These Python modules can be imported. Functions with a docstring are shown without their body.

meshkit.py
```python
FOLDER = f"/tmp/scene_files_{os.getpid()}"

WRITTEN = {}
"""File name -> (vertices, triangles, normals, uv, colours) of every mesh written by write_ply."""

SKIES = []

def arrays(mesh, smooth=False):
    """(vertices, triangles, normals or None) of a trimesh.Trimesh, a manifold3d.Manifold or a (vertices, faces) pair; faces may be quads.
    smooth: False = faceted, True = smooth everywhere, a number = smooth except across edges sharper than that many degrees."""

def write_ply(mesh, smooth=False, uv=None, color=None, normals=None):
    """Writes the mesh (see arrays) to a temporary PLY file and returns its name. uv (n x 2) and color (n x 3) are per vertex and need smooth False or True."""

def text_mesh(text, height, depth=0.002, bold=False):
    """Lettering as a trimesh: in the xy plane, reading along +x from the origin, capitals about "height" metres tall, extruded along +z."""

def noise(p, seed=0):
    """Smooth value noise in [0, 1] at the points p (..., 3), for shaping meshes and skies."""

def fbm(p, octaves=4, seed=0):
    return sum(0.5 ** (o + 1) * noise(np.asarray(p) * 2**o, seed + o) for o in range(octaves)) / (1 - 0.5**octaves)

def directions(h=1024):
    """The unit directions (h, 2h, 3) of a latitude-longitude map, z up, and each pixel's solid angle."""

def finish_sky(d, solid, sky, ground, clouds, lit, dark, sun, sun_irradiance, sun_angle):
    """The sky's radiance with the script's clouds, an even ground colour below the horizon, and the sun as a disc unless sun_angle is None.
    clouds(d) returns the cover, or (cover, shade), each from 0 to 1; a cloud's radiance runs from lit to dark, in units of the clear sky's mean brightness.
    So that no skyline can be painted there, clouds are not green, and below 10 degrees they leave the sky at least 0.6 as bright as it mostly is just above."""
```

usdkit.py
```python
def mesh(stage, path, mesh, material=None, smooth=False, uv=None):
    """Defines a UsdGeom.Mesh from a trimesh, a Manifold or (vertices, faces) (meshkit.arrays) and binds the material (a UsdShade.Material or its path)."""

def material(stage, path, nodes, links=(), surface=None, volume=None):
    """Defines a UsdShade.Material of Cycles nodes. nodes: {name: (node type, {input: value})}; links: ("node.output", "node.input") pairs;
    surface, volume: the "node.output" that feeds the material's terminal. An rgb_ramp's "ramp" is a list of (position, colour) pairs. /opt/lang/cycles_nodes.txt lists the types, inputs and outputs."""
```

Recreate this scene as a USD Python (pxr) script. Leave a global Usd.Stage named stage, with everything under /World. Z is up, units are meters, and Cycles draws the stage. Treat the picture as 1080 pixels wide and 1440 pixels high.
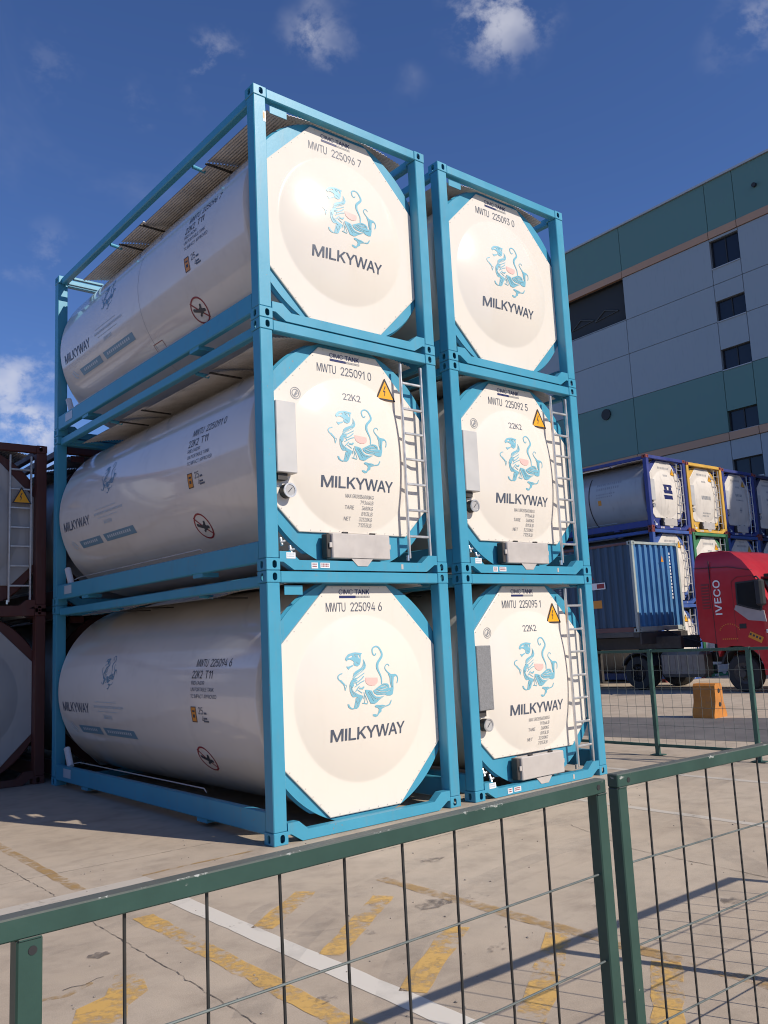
import math, random
import numpy as np, trimesh, manifold3d, usdkit, meshkit
from manifold3d import Manifold, CrossSection
from shapely.geometry import Polygon, LineString, Point, box as sbox
from shapely import union_all
from pxr import Usd, UsdGeom, UsdLux, UsdShade, Gf, Sdf

rng = np.random.default_rng(7)
stage = Usd.Stage.CreateInMemory()
UsdGeom.SetStageUpAxis(stage, UsdGeom.Tokens.z)
UsdGeom.SetStageMetersPerUnit(stage, 1.0)
UsdGeom.Xform.Define(stage, '/World')
UsdGeom.Scope.Define(stage, '/World/Looks')

EXPO = 0.0
SUN_I, SKY_S, SKY_AIR, SKY_DUST, SKY_O3 = 1.2, 0.09, 1.0, 0.3, 3.0
CLOUD_COL, SKY_TINT = (8.6, 8.6, 9.3), (0.68, 0.865, 1.28)
# ------------------------------------------------------------------ camera
CAM_POS = (-4.527, -7.267, 1.871)
RIGHT = np.array([0.77202, -0.63381, -0.04735]); FWD = np.array([0.63315, 0.76044, 0.14441])
FWD /= np.linalg.norm(FWD); RIGHT -= FWD * (RIGHT @ FWD); RIGHT /= np.linalg.norm(RIGHT); UP = np.cross(RIGHT, FWD)
cam = UsdGeom.Camera.Define(stage, '/World/camera')
cam.AddTransformOp().Set(Gf.Matrix4d(*RIGHT, 0, *UP, 0, *(-FWD), 0, *CAM_POS, 1))
cam.CreateHorizontalApertureAttr(36.0); cam.CreateVerticalApertureAttr(48.0)
cam.CreateFocalLengthAttr(36.0 * 1225.42 / 1080)
cam.CreateClippingRangeAttr(Gf.Vec2f(0.05, 2000))
cam.CreateExposureAttr(EXPO)

# ------------------------------------------------------------------ sun and sky
SUN = np.array([0.281, -0.752, 0.596]); SUN /= np.linalg.norm(SUN)
sun = UsdLux.DistantLight.Define(stage, '/World/sun')
sun.CreateIntensityAttr(SUN_I); sun.CreateAngleAttr(0.53); sun.CreateNormalizeAttr(True)
sun.CreateColorAttr(Gf.Vec3f(1.0, 0.93, 0.82))
_x = np.cross([0, 0, 1], SUN); _x /= np.linalg.norm(_x); _y = np.cross(SUN, _x)
sun.AddTransformOp().Set(Gf.Matrix4d(*_x, 0, *_y, 0, *SUN, 0, 0, 0, 60, 1))

CLOUDS = [((0.48, 0.637, 0.603), 3.2, 0.90), ((0.608, 0.518, 0.602), 3.8, 0.85), ((0.405, 0.712, 0.573), 3.2, 0.70), ((0.342, 0.763, 0.549), 2.4, 0.45),
          ((0.564, 0.600, 0.568), 2.4, 0.40), ((0.757, 0.343, 0.556), 3.2, 0.50), ((0.256, 0.887, 0.385), 2.2, 0.5), ((0.277, 0.917, 0.287), 3.4, 1.0),
          ((0.285, 0.926, 0.240), 3.4, 1.0), ((0.666, 0.459, 0.588), 1.2, 0.2), ((0.263, 0.785, 0.56), 3.0, 0.15), ((0.292, 0.866, 0.406), 3.0, 0.2)]
nodes = {'sky': ('sky_texture', dict(sky_type='single_scattering', sun_disc=False, sun_elevation=math.asin(SUN[2]), sun_rotation=math.atan2(SUN[0], SUN[1]), altitude=0.0, air_density=SKY_AIR, aerosol_density=SKY_DUST, ozone_density=SKY_O3)),
         'tc': ('texture_coordinate', {}),
         'map': ('mapping', dict(location=(3.3, 2.9, 8.1), scale=(1.0, 1.0, 1.3))),
         'n1': ('noise_texture', dict(scale=17.0, detail=12.0, roughness=0.60, distortion=0.15)),
         'n2': ('noise_texture', dict(scale=2.2, detail=7.0, roughness=0.6, distortion=0.6)),
         'ramp1': ('map_range', dict(range_type='smoothstep', from_min=0.44, from_max=0.60, to_min=0.0, to_max=1.0)),
         'ramp2': ('map_range', dict(range_type='smoothstep', from_min=0.56, from_max=0.80, to_min=0.0, to_max=0.16)),
         'cl': ('color', dict(value=CLOUD_COL)),
         'mixc': ('mix', dict(mix_type='mix', use_clamp=False)),
         'grade': ('mix', dict(mix_type='multiply', fac=1.0, color2=SKY_TINT)),
         'bg': ('background_shader', dict(strength=SKY_S))}
links = [('tc.generated', 'map.vector'), ('map.vector', 'n1.vector'), ('map.vector', 'n2.vector'), ('n1.fac', 'ramp1.value'), ('n2.fac', 'ramp2.value')]
nodes['wob'] = ('noise_texture', dict(scale=14.0, detail=4.0)); links.append(('map.vector', 'wob.vector'))
nodes['wobs'] = ('vector_math', dict(math_type='scale', scale=0.05)); links.append(('wob.color', 'wobs.vector1'))
nodes['dir'] = ('vector_math', dict(math_type='add')); links += [('tc.generated', 'dir.vector1'), ('wobs.vector', 'dir.vector2')]
last = None
for i, (d, deg, amt) in enumerate(CLOUDS):
    d = np.array(d) + 0.025; d /= np.linalg.norm(d)
    nodes[f'd{i}'] = ('vector_math', dict(math_type='distance', vector2=tuple(d)))
    nodes[f'r{i}'] = ('map_range', dict(range_type='smootherstep', from_min=math.radians(deg) * 1.25, from_max=math.radians(deg) * 0.15, to_min=0.0, to_max=amt))
    links += [('dir.vector', f'd{i}.vector1'), (f'd{i}.value', f'r{i}.value')]
    if last:
        nodes[f'a{i}'] = ('math', dict(math_type='maximum')); links += [(last, f'a{i}.value1'), (f'r{i}.result', f'a{i}.value2')]; last = f'a{i}.value'
    else:
        last = f'r{i}.result'
nodes['cm'] = ('math', dict(math_type='multiply')); nodes['cs'] = ('math', dict(math_type='maximum', use_clamp=True)); nodes['ck'] = ('math', dict(math_type='multiply', value2=0.94))
links += [(last, 'cm.value1'), ('ramp1.result', 'cm.value2'), ('cm.value', 'cs.value1'), ('ramp2.result', 'cs.value2'), ('cs.value', 'ck.value1'),
          ('sky.color', 'grade.color1'), ('grade.color', 'mixc.color1'), ('cl.color', 'mixc.color2'), ('ck.value', 'mixc.fac'), ('mixc.color', 'bg.color')]
dome_mat = usdkit.material(stage, '/World/Looks/sky_look', nodes, links, surface='bg.background')
dome = UsdLux.DomeLight.Define(stage, '/World/sky')
UsdShade.MaterialBindingAPI.Apply(dome.GetPrim()).Bind(dome_mat)
dome.GetPrim().SetCustomDataByKey('kind', 'structure')
EMBLEM = [[[(-176,355),(-159,334),(-125,327),(-94,344),(-79,377),(-72,424),(-67,441),(-48,459),(-135,472),(-178,467),(-226,456),(-257,430),(-271,407),(-263,393),(-251,386),(-238,399),(-212,401),(-182,389),(-166,372)],[(-232,424),(-187,442),(-172,428),(-220,415)],[(-98,404),(-109,440),(-96,447),(-82,411)],[(-156,453),(-153,455),(-149,450),(-108,445),(-110,441),(-147,446),(-141,433),(-126,422),(-127,419),(-131,419),(-146,430)],[(-116,350),(-151,373),(-151,375),(-147,376),(-113,353),(-113,351)]],[[(-202,340),(-237,330),(-267,333),(-255,312),(-243,298),(-216,318),(-186,330),(-168,345)]],[[(-48,250),(-46,255),(-53,257),(-142,212),(-193,205),(-168,219),(-104,265),(-163,238),(-203,210),(-210,196),(-197,203),(-196,199),(-192,197),(-138,204)]],[[(-142,233),(-67,274),(-31,300),(-18,330),(-27,368),(-47,399),(-49,362),(-59,335),(-83,309),(-154,280),(-181,261),(-200,218),(-166,241),(-59,293),(-56,292),(-56,289),(-74,280)],[(-77,303),(-49,329),(-38,375),(-34,377),(-33,374),(-44,327),(-73,301),(-76,301)]],[[(-382,234),(-382,219),(-375,204),(-349,180),(-346,174),(-318,152),(-322,151),(-321,148),(-314,146),(-304,91),(-298,89),(-278,140),(-280,142),(-283,141),(-298,106),(-306,145),(-282,143),(-279,147),(-302,151),(-302,159),(-315,170),(-342,200),(-346,201),(-349,199),(-346,193),(-363,208),(-371,226),(-368,237),(-361,245),(-342,255),(-322,259),(-320,265),(-325,268),(-337,267),(-363,258),(-376,247)]],[[(-84,194),(-56,217),(-58,224),(-65,224),(-93,201),(-137,175),(-190,164),(-192,159),(-188,156),(-169,159),(-157,137),(-184,123),(-184,117),(-177,116),(-105,155),(-55,172),(-55,178),(-62,180),(-112,163),(-149,141),(-161,160),(-130,166)]],[[(-176,19),(-147,4),(-151,1),(-177,9),(-208,-102),(-166,-102),(-143,-84),(-123,-39),(-100,-7),(-90,16),(-96,17),(-98,27),(-149,44),(-199,74),(-208,95),(-201,69),(-173,33),(-174,31),(-178,31),(-206,68),(-220,123),(-216,123),(-212,111),(-192,134),(-198,168),(-168,173),(-142,184),(-167,200),(-214,193),(-232,170),(-247,138),(-246,78),(-231,37),(-211,15)],[(-204,34),(-227,82),(-237,137),(-235,139),(-231,137),(-221,83),(-198,35),(-200,32)],[(-148,-44),(-137,-4),(-134,-2),(-132,-5),(-143,-44),(-146,-45)],[(-176,-88),(-166,-55),(-181,-21),(-179,-18),(-176,-20),(-160,-55),(-171,-89),(-174,-90)]],[[(-122,118),(-125,124),(-132,123),(-178,79),(-177,72),(-169,72)]],[[(-253,-71),(-261,-51),(-282,-46),(-271,-80),(-246,-98),(-213,-106),(-208,-95),(-233,-89)]],[[(87,497),(82,479),(84,451),(91,435),(104,425),(114,423),(123,424),(135,431),(140,439),(143,448),(138,452),(133,450),(122,436),(115,434),(109,437),(100,454),(99,470),(101,485),(108,497),(121,506),(139,512),(156,513),(178,504),(195,482),(210,446),(210,432),(203,420),(143,367),(131,353),(122,334),(118,311),(118,297),(124,278),(166,200),(171,171),(166,128),(169,125),(174,124),(180,128),(184,145),(187,181),(179,214),(150,282),(150,318),(164,346),(213,392),(227,408),(235,430),(234,450),(221,480),(203,507),(192,517),(171,527),(145,529),(121,523),(101,512)]],[[(237,302),(235,286),(243,269),(261,247),(287,225),(279,226),(299,183),(300,128),(316,82),(283,77),(281,108),(254,127),(200,131),(145,111),(53,66),(65,38),(104,18),(157,14),(211,13),(247,0),(292,-3),(329,8),(347,69),(351,138),(364,186),(402,197),(405,194),(414,179),(416,165),(409,142),(399,126),(402,119),(408,119),(412,121),(423,139),(428,156),(429,181),(423,196),(411,207),(393,216),(381,219),(364,218),(316,221),(314,228),(281,248),(251,279),(247,290),(249,299),(261,313),(271,320),(281,322),(290,321),(297,317),(303,305),(307,304),(311,306),(310,315),(302,326),(287,332),(265,329),(251,319)],[(161,95),(158,98),(161,101),(225,108),(263,98),(265,96),(261,93),(226,102)],[(122,79),(121,83),(125,85),(178,73),(260,89),(265,86),(262,82),(179,66)],[(86,65),(85,69),(90,70),(142,53),(96,71),(95,74),(98,75),(158,51),(231,45),(295,54),(299,52),(296,49),(232,40),(213,41),(141,46)],[(322,84),(316,141),(320,196),(323,198),(326,195),(322,140),(328,84),(325,82)],[(236,109),(181,113),(178,115),(181,117),(235,113),(238,112)],[(230,23),(158,29),(87,44),(84,47),(88,49),(158,33),(230,28),(233,25)]],[[(-81,89),(-62,108),(-63,114),(-69,118),(-78,118),(-91,105),(-119,109),(-128,104),(-128,97),(-122,93)]],[[(-97,49),(-92,51),(-93,56),(-144,87),(-151,87),(-150,81)]],[[(99,-57),(127,-38),(210,3),(138,-5),(85,2),(51,29),(39,57),(27,68),(-17,78),(-56,81),(-53,50),(10,-64),(63,-71)],[(47,-7),(-3,59),(-2,62),(2,61),(51,-3),(85,-19),(136,-17),(191,0),(195,-2),(138,-21),(93,-23),(103,-28),(101,-32)],[(45,-40),(12,10),(-21,53),(-20,56),(-16,55),(17,12),(50,-38),(49,-41)]],[[(-86,-10),(-82,-11),(-79,-9),(-82,26),(-85,28),(-89,26)]],[[(-76,-50),(-95,-47),(-100,-52),(-95,-56),(-34,-67),(-28,-63),(-31,-58),(-69,-51),(-56,-10),(-67,58),(-70,61),(-74,58),(-64,-10)]],[[(-28,-55),(-24,-55),(-23,-53),(-52,24),(-56,26),(-58,23)]],[[(66,-176),(35,-176),(38,-193),(73,-207),(104,-199),(123,-177),(156,-157),(157,-133),(185,-122),(222,-111),(258,-107),(286,-96),(308,-60),(303,-45),(278,-81),(259,-93),(222,-101),(169,-89),(133,-90),(89,-83),(66,-91),(70,-105),(105,-115),(121,-133),(111,-159),(96,-185)],[(168,-112),(114,-101),(112,-98),(115,-97),(167,-108),(221,-101),(225,-102),(223,-105)]]]
EMBLEM_SUN = [[[(-43,205),(-46,175),(-35,149),(-5,127),(38,117),(83,122),(113,140),(125,167),(121,195)]]]

# ------------------------------------------------------------------ materials
def mat(name, col, rough=0.5, metal=0.0, var=0.0, scale=3.0, dirt=None, dirt_amt=0.5, bump=0.0, bump_scale=40.0, coat=0.0, streak=False, stretch=(1, 1, 1), spec=None, chips=None):
    """A principled paint/metal/concrete look: colour varied by noise, optional dirt patches and fine relief."""
    n = {'p': ('principled_bsdf', dict(base_color=tuple(col), roughness=rough, metallic=metal, **({'coat_weight': coat, 'coat_roughness': 0.06} if coat else {}), **({'specular_ior_level': spec} if spec is not None else {})))}
    l = []
    if var or dirt or bump:
        n['g'] = ('geometry', {}); n['m'] = ('mapping', dict(scale=tuple(stretch))); l.append(('g.position', 'm.vector'))
    src = None
    if var:
        n['nz'] = ('noise_texture', dict(scale=scale, detail=6.0, roughness=0.6)); l.append(('m.vector', 'nz.vector'))
        lo = tuple(c * (1 - var) for c in col); hi = tuple(min(1, c * (1 + var)) for c in col)
        n['rp'] = ('rgb_ramp', dict(ramp=[(0.28, lo), (0.72, hi)])); l.append(('nz.fac', 'rp.fac')); src = 'rp.color'
        n['rr'] = ('map_range', dict(from_min=0.3, from_max=0.7, to_min=rough * 0.85, to_max=min(1, rough * 1.3)))
        l += [('nz.fac', 'rr.value'), ('rr.result', 'p.roughness')]
    if dirt:
        n['m2'] = ('mapping', dict(scale=(3.0, 3.0, 0.5) if streak else (1, 1, 1))); l.append(('g.position', 'm2.vector'))
        n['dz'] = ('noise_texture', dict(scale=2.6, detail=8.0, roughness=0.68)); l.append(('m2.vector', 'dz.vector'))
        n['dr'] = ('map_range', dict(range_type='smoothstep', from_min=0.5, from_max=0.78, to_min=0.0, to_max=dirt_amt)); l.append(('dz.fac', 'dr.value'))
        n['dm'] = ('mix', dict(color1=tuple(col), color2=tuple(dirt))); l.append(('dr.result', 'dm.fac'))
        if src: l.append((src, 'dm.color1'))
        src = 'dm.color'
    if chips:
        n['cz'] = ('noise_texture', dict(scale=34.0, detail=5.0, roughness=0.6)); n['cq'] = ('noise_texture', dict(scale=2.2, detail=3.0)); l += [('g.position', 'cz.vector'), ('g.position', 'cq.vector')]
        n['ca'] = ('math', dict(math_type='multiply_add', value2=0.5)); n['cr'] = ('map_range', dict(range_type='smoothstep', from_min=0.955, from_max=0.985, to_min=0.0, to_max=0.75)); n['cm'] = ('mix', dict(color2=tuple(chips)))
        l += [('cq.fac', 'ca.value1'), ('cz.fac', 'ca.value3'), ('ca.value', 'cr.value'), ('cr.result', 'cm.fac'), (src, 'cm.color1')]; src = 'cm.color'
    if src: l.append((src, 'p.base_color'))
    if bump:
        n['bn'] = ('noise_texture', dict(scale=bump_scale, detail=4.0)); l.append(('g.position', 'bn.vector'))
        n['bp'] = ('bump', dict(height=1.0, strength=bump, distance=0.01)); l += [('bn.fac', 'bp.height'), ('bp.normal', 'p.normal')]
    return usdkit.material(stage, '/World/Looks/' + name, n, l, surface='p.BSDF')


def print_mat(name, col, rough=0.4, wear=0.0, wscale=30.0, lo=0.40, hi=0.52, soft=None):
    """Paint or print that may be worn through: a noise cut-out lets what lies beneath show."""
    n = {'p': ('principled_bsdf', dict(base_color=tuple(col), roughness=rough))}
    if not wear:
        return usdkit.material(stage, '/World/Looks/' + name, n, [], surface='p.BSDF')
    n.update({'g': ('geometry', {}), 'n1': ('noise_texture', dict(scale=wscale, detail=8.0, roughness=0.7)), 'n2': ('noise_texture', dict(scale=wscale * 0.12, detail=4.0, roughness=0.6)),
              'ad': ('math', dict(math_type='multiply_add', value2=0.55)), 'mr': ('map_range', dict(range_type='smoothstep', from_min=lo, from_max=hi, to_min=0.0, to_max=wear)),
              't': ('transparent_bsdf', {}), 'mx': ('mix_closure', {}), 'hf': ('math', dict(math_type='multiply', value2=0.45))})
    l = [('g.position', 'n1.vector'), ('g.position', 'n2.vector'), ('n1.fac', 'hf.value1'), ('n2.fac', 'ad.value1'), ('hf.value', 'ad.value3'), ('ad.value', 'mr.value'), ('mr.result', 'mx.fac'), ('t.BSDF', 'mx.closure1'), ('p.BSDF', 'mx.closure2')]
    return usdkit.material(stage, '/World/Looks/' + name, n, l, surface='mx.closure')


M = {}
M['frame_blue'] = mat('frame_blue', (0.052, 0.290, 0.425), 0.36, var=0.06, scale=1.6, dirt=(0.15, 0.24, 0.28), dirt_amt=0.38, bump=0.04, bump_scale=26, streak=True, chips=(0.24, 0.19, 0.16))
M['frame_brown'] = mat('frame_brown', (0.085, 0.024, 0.018), 0.5, var=0.15, scale=2.0, dirt=(0.10, 0.07, 0.06), dirt_amt=0.5, bump=0.06, streak=True)
M['frame_navy'] = mat('frame_navy', (0.030, 0.045, 0.200), 0.45, var=0.15, scale=2.0, dirt=(0.12, 0.10, 0.12), dirt_amt=0.45, bump=0.05, streak=True)
M['frame_mid_blue'] = mat('frame_mid_blue', (0.045, 0.095, 0.30), 0.45, var=0.15, scale=2.0, dirt=(0.15, 0.12, 0.12), dirt_amt=0.45, bump=0.05, streak=True)
M['frame_yellow'] = mat('frame_yellow', (0.62, 0.36, 0.060), 0.45, var=0.12, scale=2.0, dirt=(0.30, 0.20, 0.10), dirt_amt=0.5, bump=0.05, streak=True)
M['frame_green'] = mat('frame_green', (0.050, 0.19, 0.085), 0.45, var=0.15, scale=2.0, dirt=(0.14, 0.14, 0.10), dirt_amt=0.5, bump=0.05, streak=True)
M['frame_dark_navy'] = mat('frame_dark_navy', (0.018, 0.022, 0.075), 0.45, var=0.15, dirt=(0.06, 0.06, 0.08), dirt_amt=0.4)
M['casting_red'] = mat('casting_red', (0.22, 0.045, 0.04), 0.6, var=0.2, dirt=(0.12, 0.08, 0.07), dirt_amt=0.5)
M['tank_white'] = mat('tank_white', (0.69, 0.655, 0.60), 0.12, var=0.03, scale=0.9, dirt=(0.52, 0.49, 0.45), dirt_amt=0.40, bump=0.012, bump_scale=2.2, coat=0.4)
M['cover_cream'] = mat('cover_cream', (0.74, 0.675, 0.59), 0.125, var=0.015, scale=1.1, dirt=(0.62, 0.55, 0.46), dirt_amt=0.15, bump=0.008, bump_scale=5, streak=True)
M['old_white'] = mat('old_white', (0.66, 0.60, 0.53), 0.4, var=0.10, scale=1.3, dirt=(0.36, 0.31, 0.27), dirt_amt=0.6, bump=0.03, bump_scale=5, streak=True)
M['old_grey'] = mat('old_grey', (0.36, 0.36, 0.36), 0.35, var=0.08, scale=1.2, dirt=(0.26, 0.25, 0.24), dirt_amt=0.6, bump=0.02, bump_scale=4, streak=True)
M['shield'] = mat('shield', (0.60, 0.575, 0.555), 0.35, metal=0.15, var=0.18, scale=3.0, dirt=(0.34, 0.30, 0.27), dirt_amt=0.4)
M['alu'] = mat('alu', (0.62, 0.61, 0.60), 0.36, metal=0.75, var=0.10, scale=8.0, dirt=(0.40, 0.38, 0.36), dirt_amt=0.5)
M['box_grey'] = mat('box_grey', (0.50, 0.485, 0.47), 0.45, metal=0.1, var=0.04, scale=4.0, dirt=(0.38, 0.36, 0.34), dirt_amt=0.3)
M['box_dark'] = mat('box_dark', (0.20, 0.20, 0.205), 0.6, var=0.25, scale=60.0, bump=0.15, bump_scale=90)
M['cover_steel'] = mat('cover_steel', (0.52, 0.475, 0.44), 0.40, metal=0.15, var=0.05, scale=6.0, dirt=(0.36, 0.32, 0.29), dirt_amt=0.4)
M['dark'] = mat('dark', (0.018, 0.018, 0.020), 0.7)
M['rubber'] = mat('rubber', (0.022, 0.021, 0.020), 0.85, var=0.2, scale=14, bump=0.1)
M['steel_dark'] = mat('steel_dark', (0.055, 0.05, 0.047), 0.55, metal=0.3, var=0.3, scale=7.0, dirt=(0.14, 0.11, 0.09), dirt_amt=0.6)
M['rim'] = mat('rim', (0.055, 0.053, 0.052), 0.5, metal=0.4, var=0.25, scale=9)
M['chrome'] = mat('chrome', (0.72, 0.71, 0.70), 0.18, metal=0.95)
M['glass_dial'] = mat('glass_dial', (0.30, 0.31, 0.33), 0.08, coat=0.5)
M['dial_white'] = mat('dial_white', (0.42, 0.41, 0.40), 0.25)
M['ink_grey'] = print_mat('ink_grey', (0.080, 0.095, 0.13), 0.4)
M['ink_black'] = print_mat('ink_black', (0.035, 0.037, 0.045), 0.4)
M['ink_faint'] = print_mat('ink_faint', (0.27, 0.27, 0.28), 0.4)
M['ink_navy'] = print_mat('ink_navy', (0.018, 0.024, 0.105), 0.35)
M['ink_emblem'] = print_mat('ink_emblem', (0.19, 0.435, 0.53), 0.35)
M['ink_side_blue'] = print_mat('ink_side_blue', (0.14, 0.26, 0.35), 0.35)
M['ink_pink'] = print_mat('ink_pink', (0.80, 0.47, 0.42), 0.35)
M['ink_red'] = print_mat('ink_red', (0.26, 0.025, 0.03), 0.4)
M['ink_orange'] = print_mat('ink_orange', (0.62, 0.24, 0.025), 0.4)
M['ink_white'] = print_mat('ink_white', (0.72, 0.72, 0.72), 0.4)
M['ink_pale'] = print_mat('ink_pale', (0.45, 0.52, 0.58), 0.4)
M['sticker'] = mat('sticker', (0.66, 0.68, 0.70), 0.5, var=0.05, scale=40)
M['warn_yellow'] = mat('warn_yellow', (0.80, 0.37, 0.012), 0.4, var=0.03, scale=8)
M['concrete_barrier'] = mat('concrete_barrier', (0.50, 0.185, 0.032), 0.75, var=0.18, scale=5.0, dirt=(0.26, 0.17, 0.11), dirt_amt=0.75, bump=0.2, bump_scale=30)
M['cab_red'] = mat('cab_red', (0.42, 0.016, 0.026), 0.25, var=0.05, scale=1.5, dirt=(0.24, 0.05, 0.045), dirt_amt=0.35, coat=0.4)
M['cab_grille'] = mat('cab_grille', (0.16, 0.02, 0.025), 0.5)
M['cab_grey'] = mat('cab_grey', (0.34, 0.30, 0.30), 0.4, var=0.08)
M['tank_alu'] = mat('tank_alu', (0.20, 0.19, 0.18), 0.42, metal=0.5, var=0.2, scale=6.0, dirt=(0.12, 0.10, 0.09), dirt_amt=0.6)
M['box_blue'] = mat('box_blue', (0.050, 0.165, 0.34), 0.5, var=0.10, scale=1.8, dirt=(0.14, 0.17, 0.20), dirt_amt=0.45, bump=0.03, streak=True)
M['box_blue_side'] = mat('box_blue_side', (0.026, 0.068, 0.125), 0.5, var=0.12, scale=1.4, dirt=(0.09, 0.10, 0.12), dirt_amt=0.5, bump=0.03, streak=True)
M['box_rim'] = mat('box_rim', (0.32, 0.36, 0.34), 0.55, var=0.12, scale=5.0, dirt=(0.24, 0.17, 0.12), dirt_amt=0.6, streak=True)
M['box_red'] = mat('box_red', (0.13, 0.06, 0.055), 0.6, var=0.2, scale=5.0)
M['glass_dark'] = mat('glass_dark', (0.010, 0.012, 0.014), 0.05, spec=0.6)
M['teal'] = mat('teal', (0.088, 0.172, 0.148), 0.6, var=0.035, scale=0.35, dirt=(0.115, 0.170, 0.155), dirt_amt=0.4, streak=True)
M['slate'] = mat('slate', (0.245, 0.272, 0.285), 0.6, var=0.03, scale=0.35, dirt=(0.19, 0.215, 0.23), dirt_amt=0.5, streak=True)
M['terracotta'] = mat('terracotta', (0.38, 0.215, 0.13), 0.65, var=0.06, scale=1.0)
M['depot_wall'] = mat('depot_wall', (0.068, 0.066, 0.062), 0.7, var=0.1, scale=0.5)
M['depot_white'] = mat('depot_white', (0.62, 0.58, 0.52), 0.6, var=0.06, scale=0.5)
M['inner_wall'] = mat('inner_wall', (0.018, 0.019, 0.021), 0.8)
M['parapet'] = mat('parapet', (0.34, 0.35, 0.36), 0.5)
M['window_glass'] = mat('window_glass', (0.012, 0.014, 0.02), 0.12, spec=0.4)
M['truss'] = mat('truss', (0.05, 0.052, 0.052), 0.6)


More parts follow.
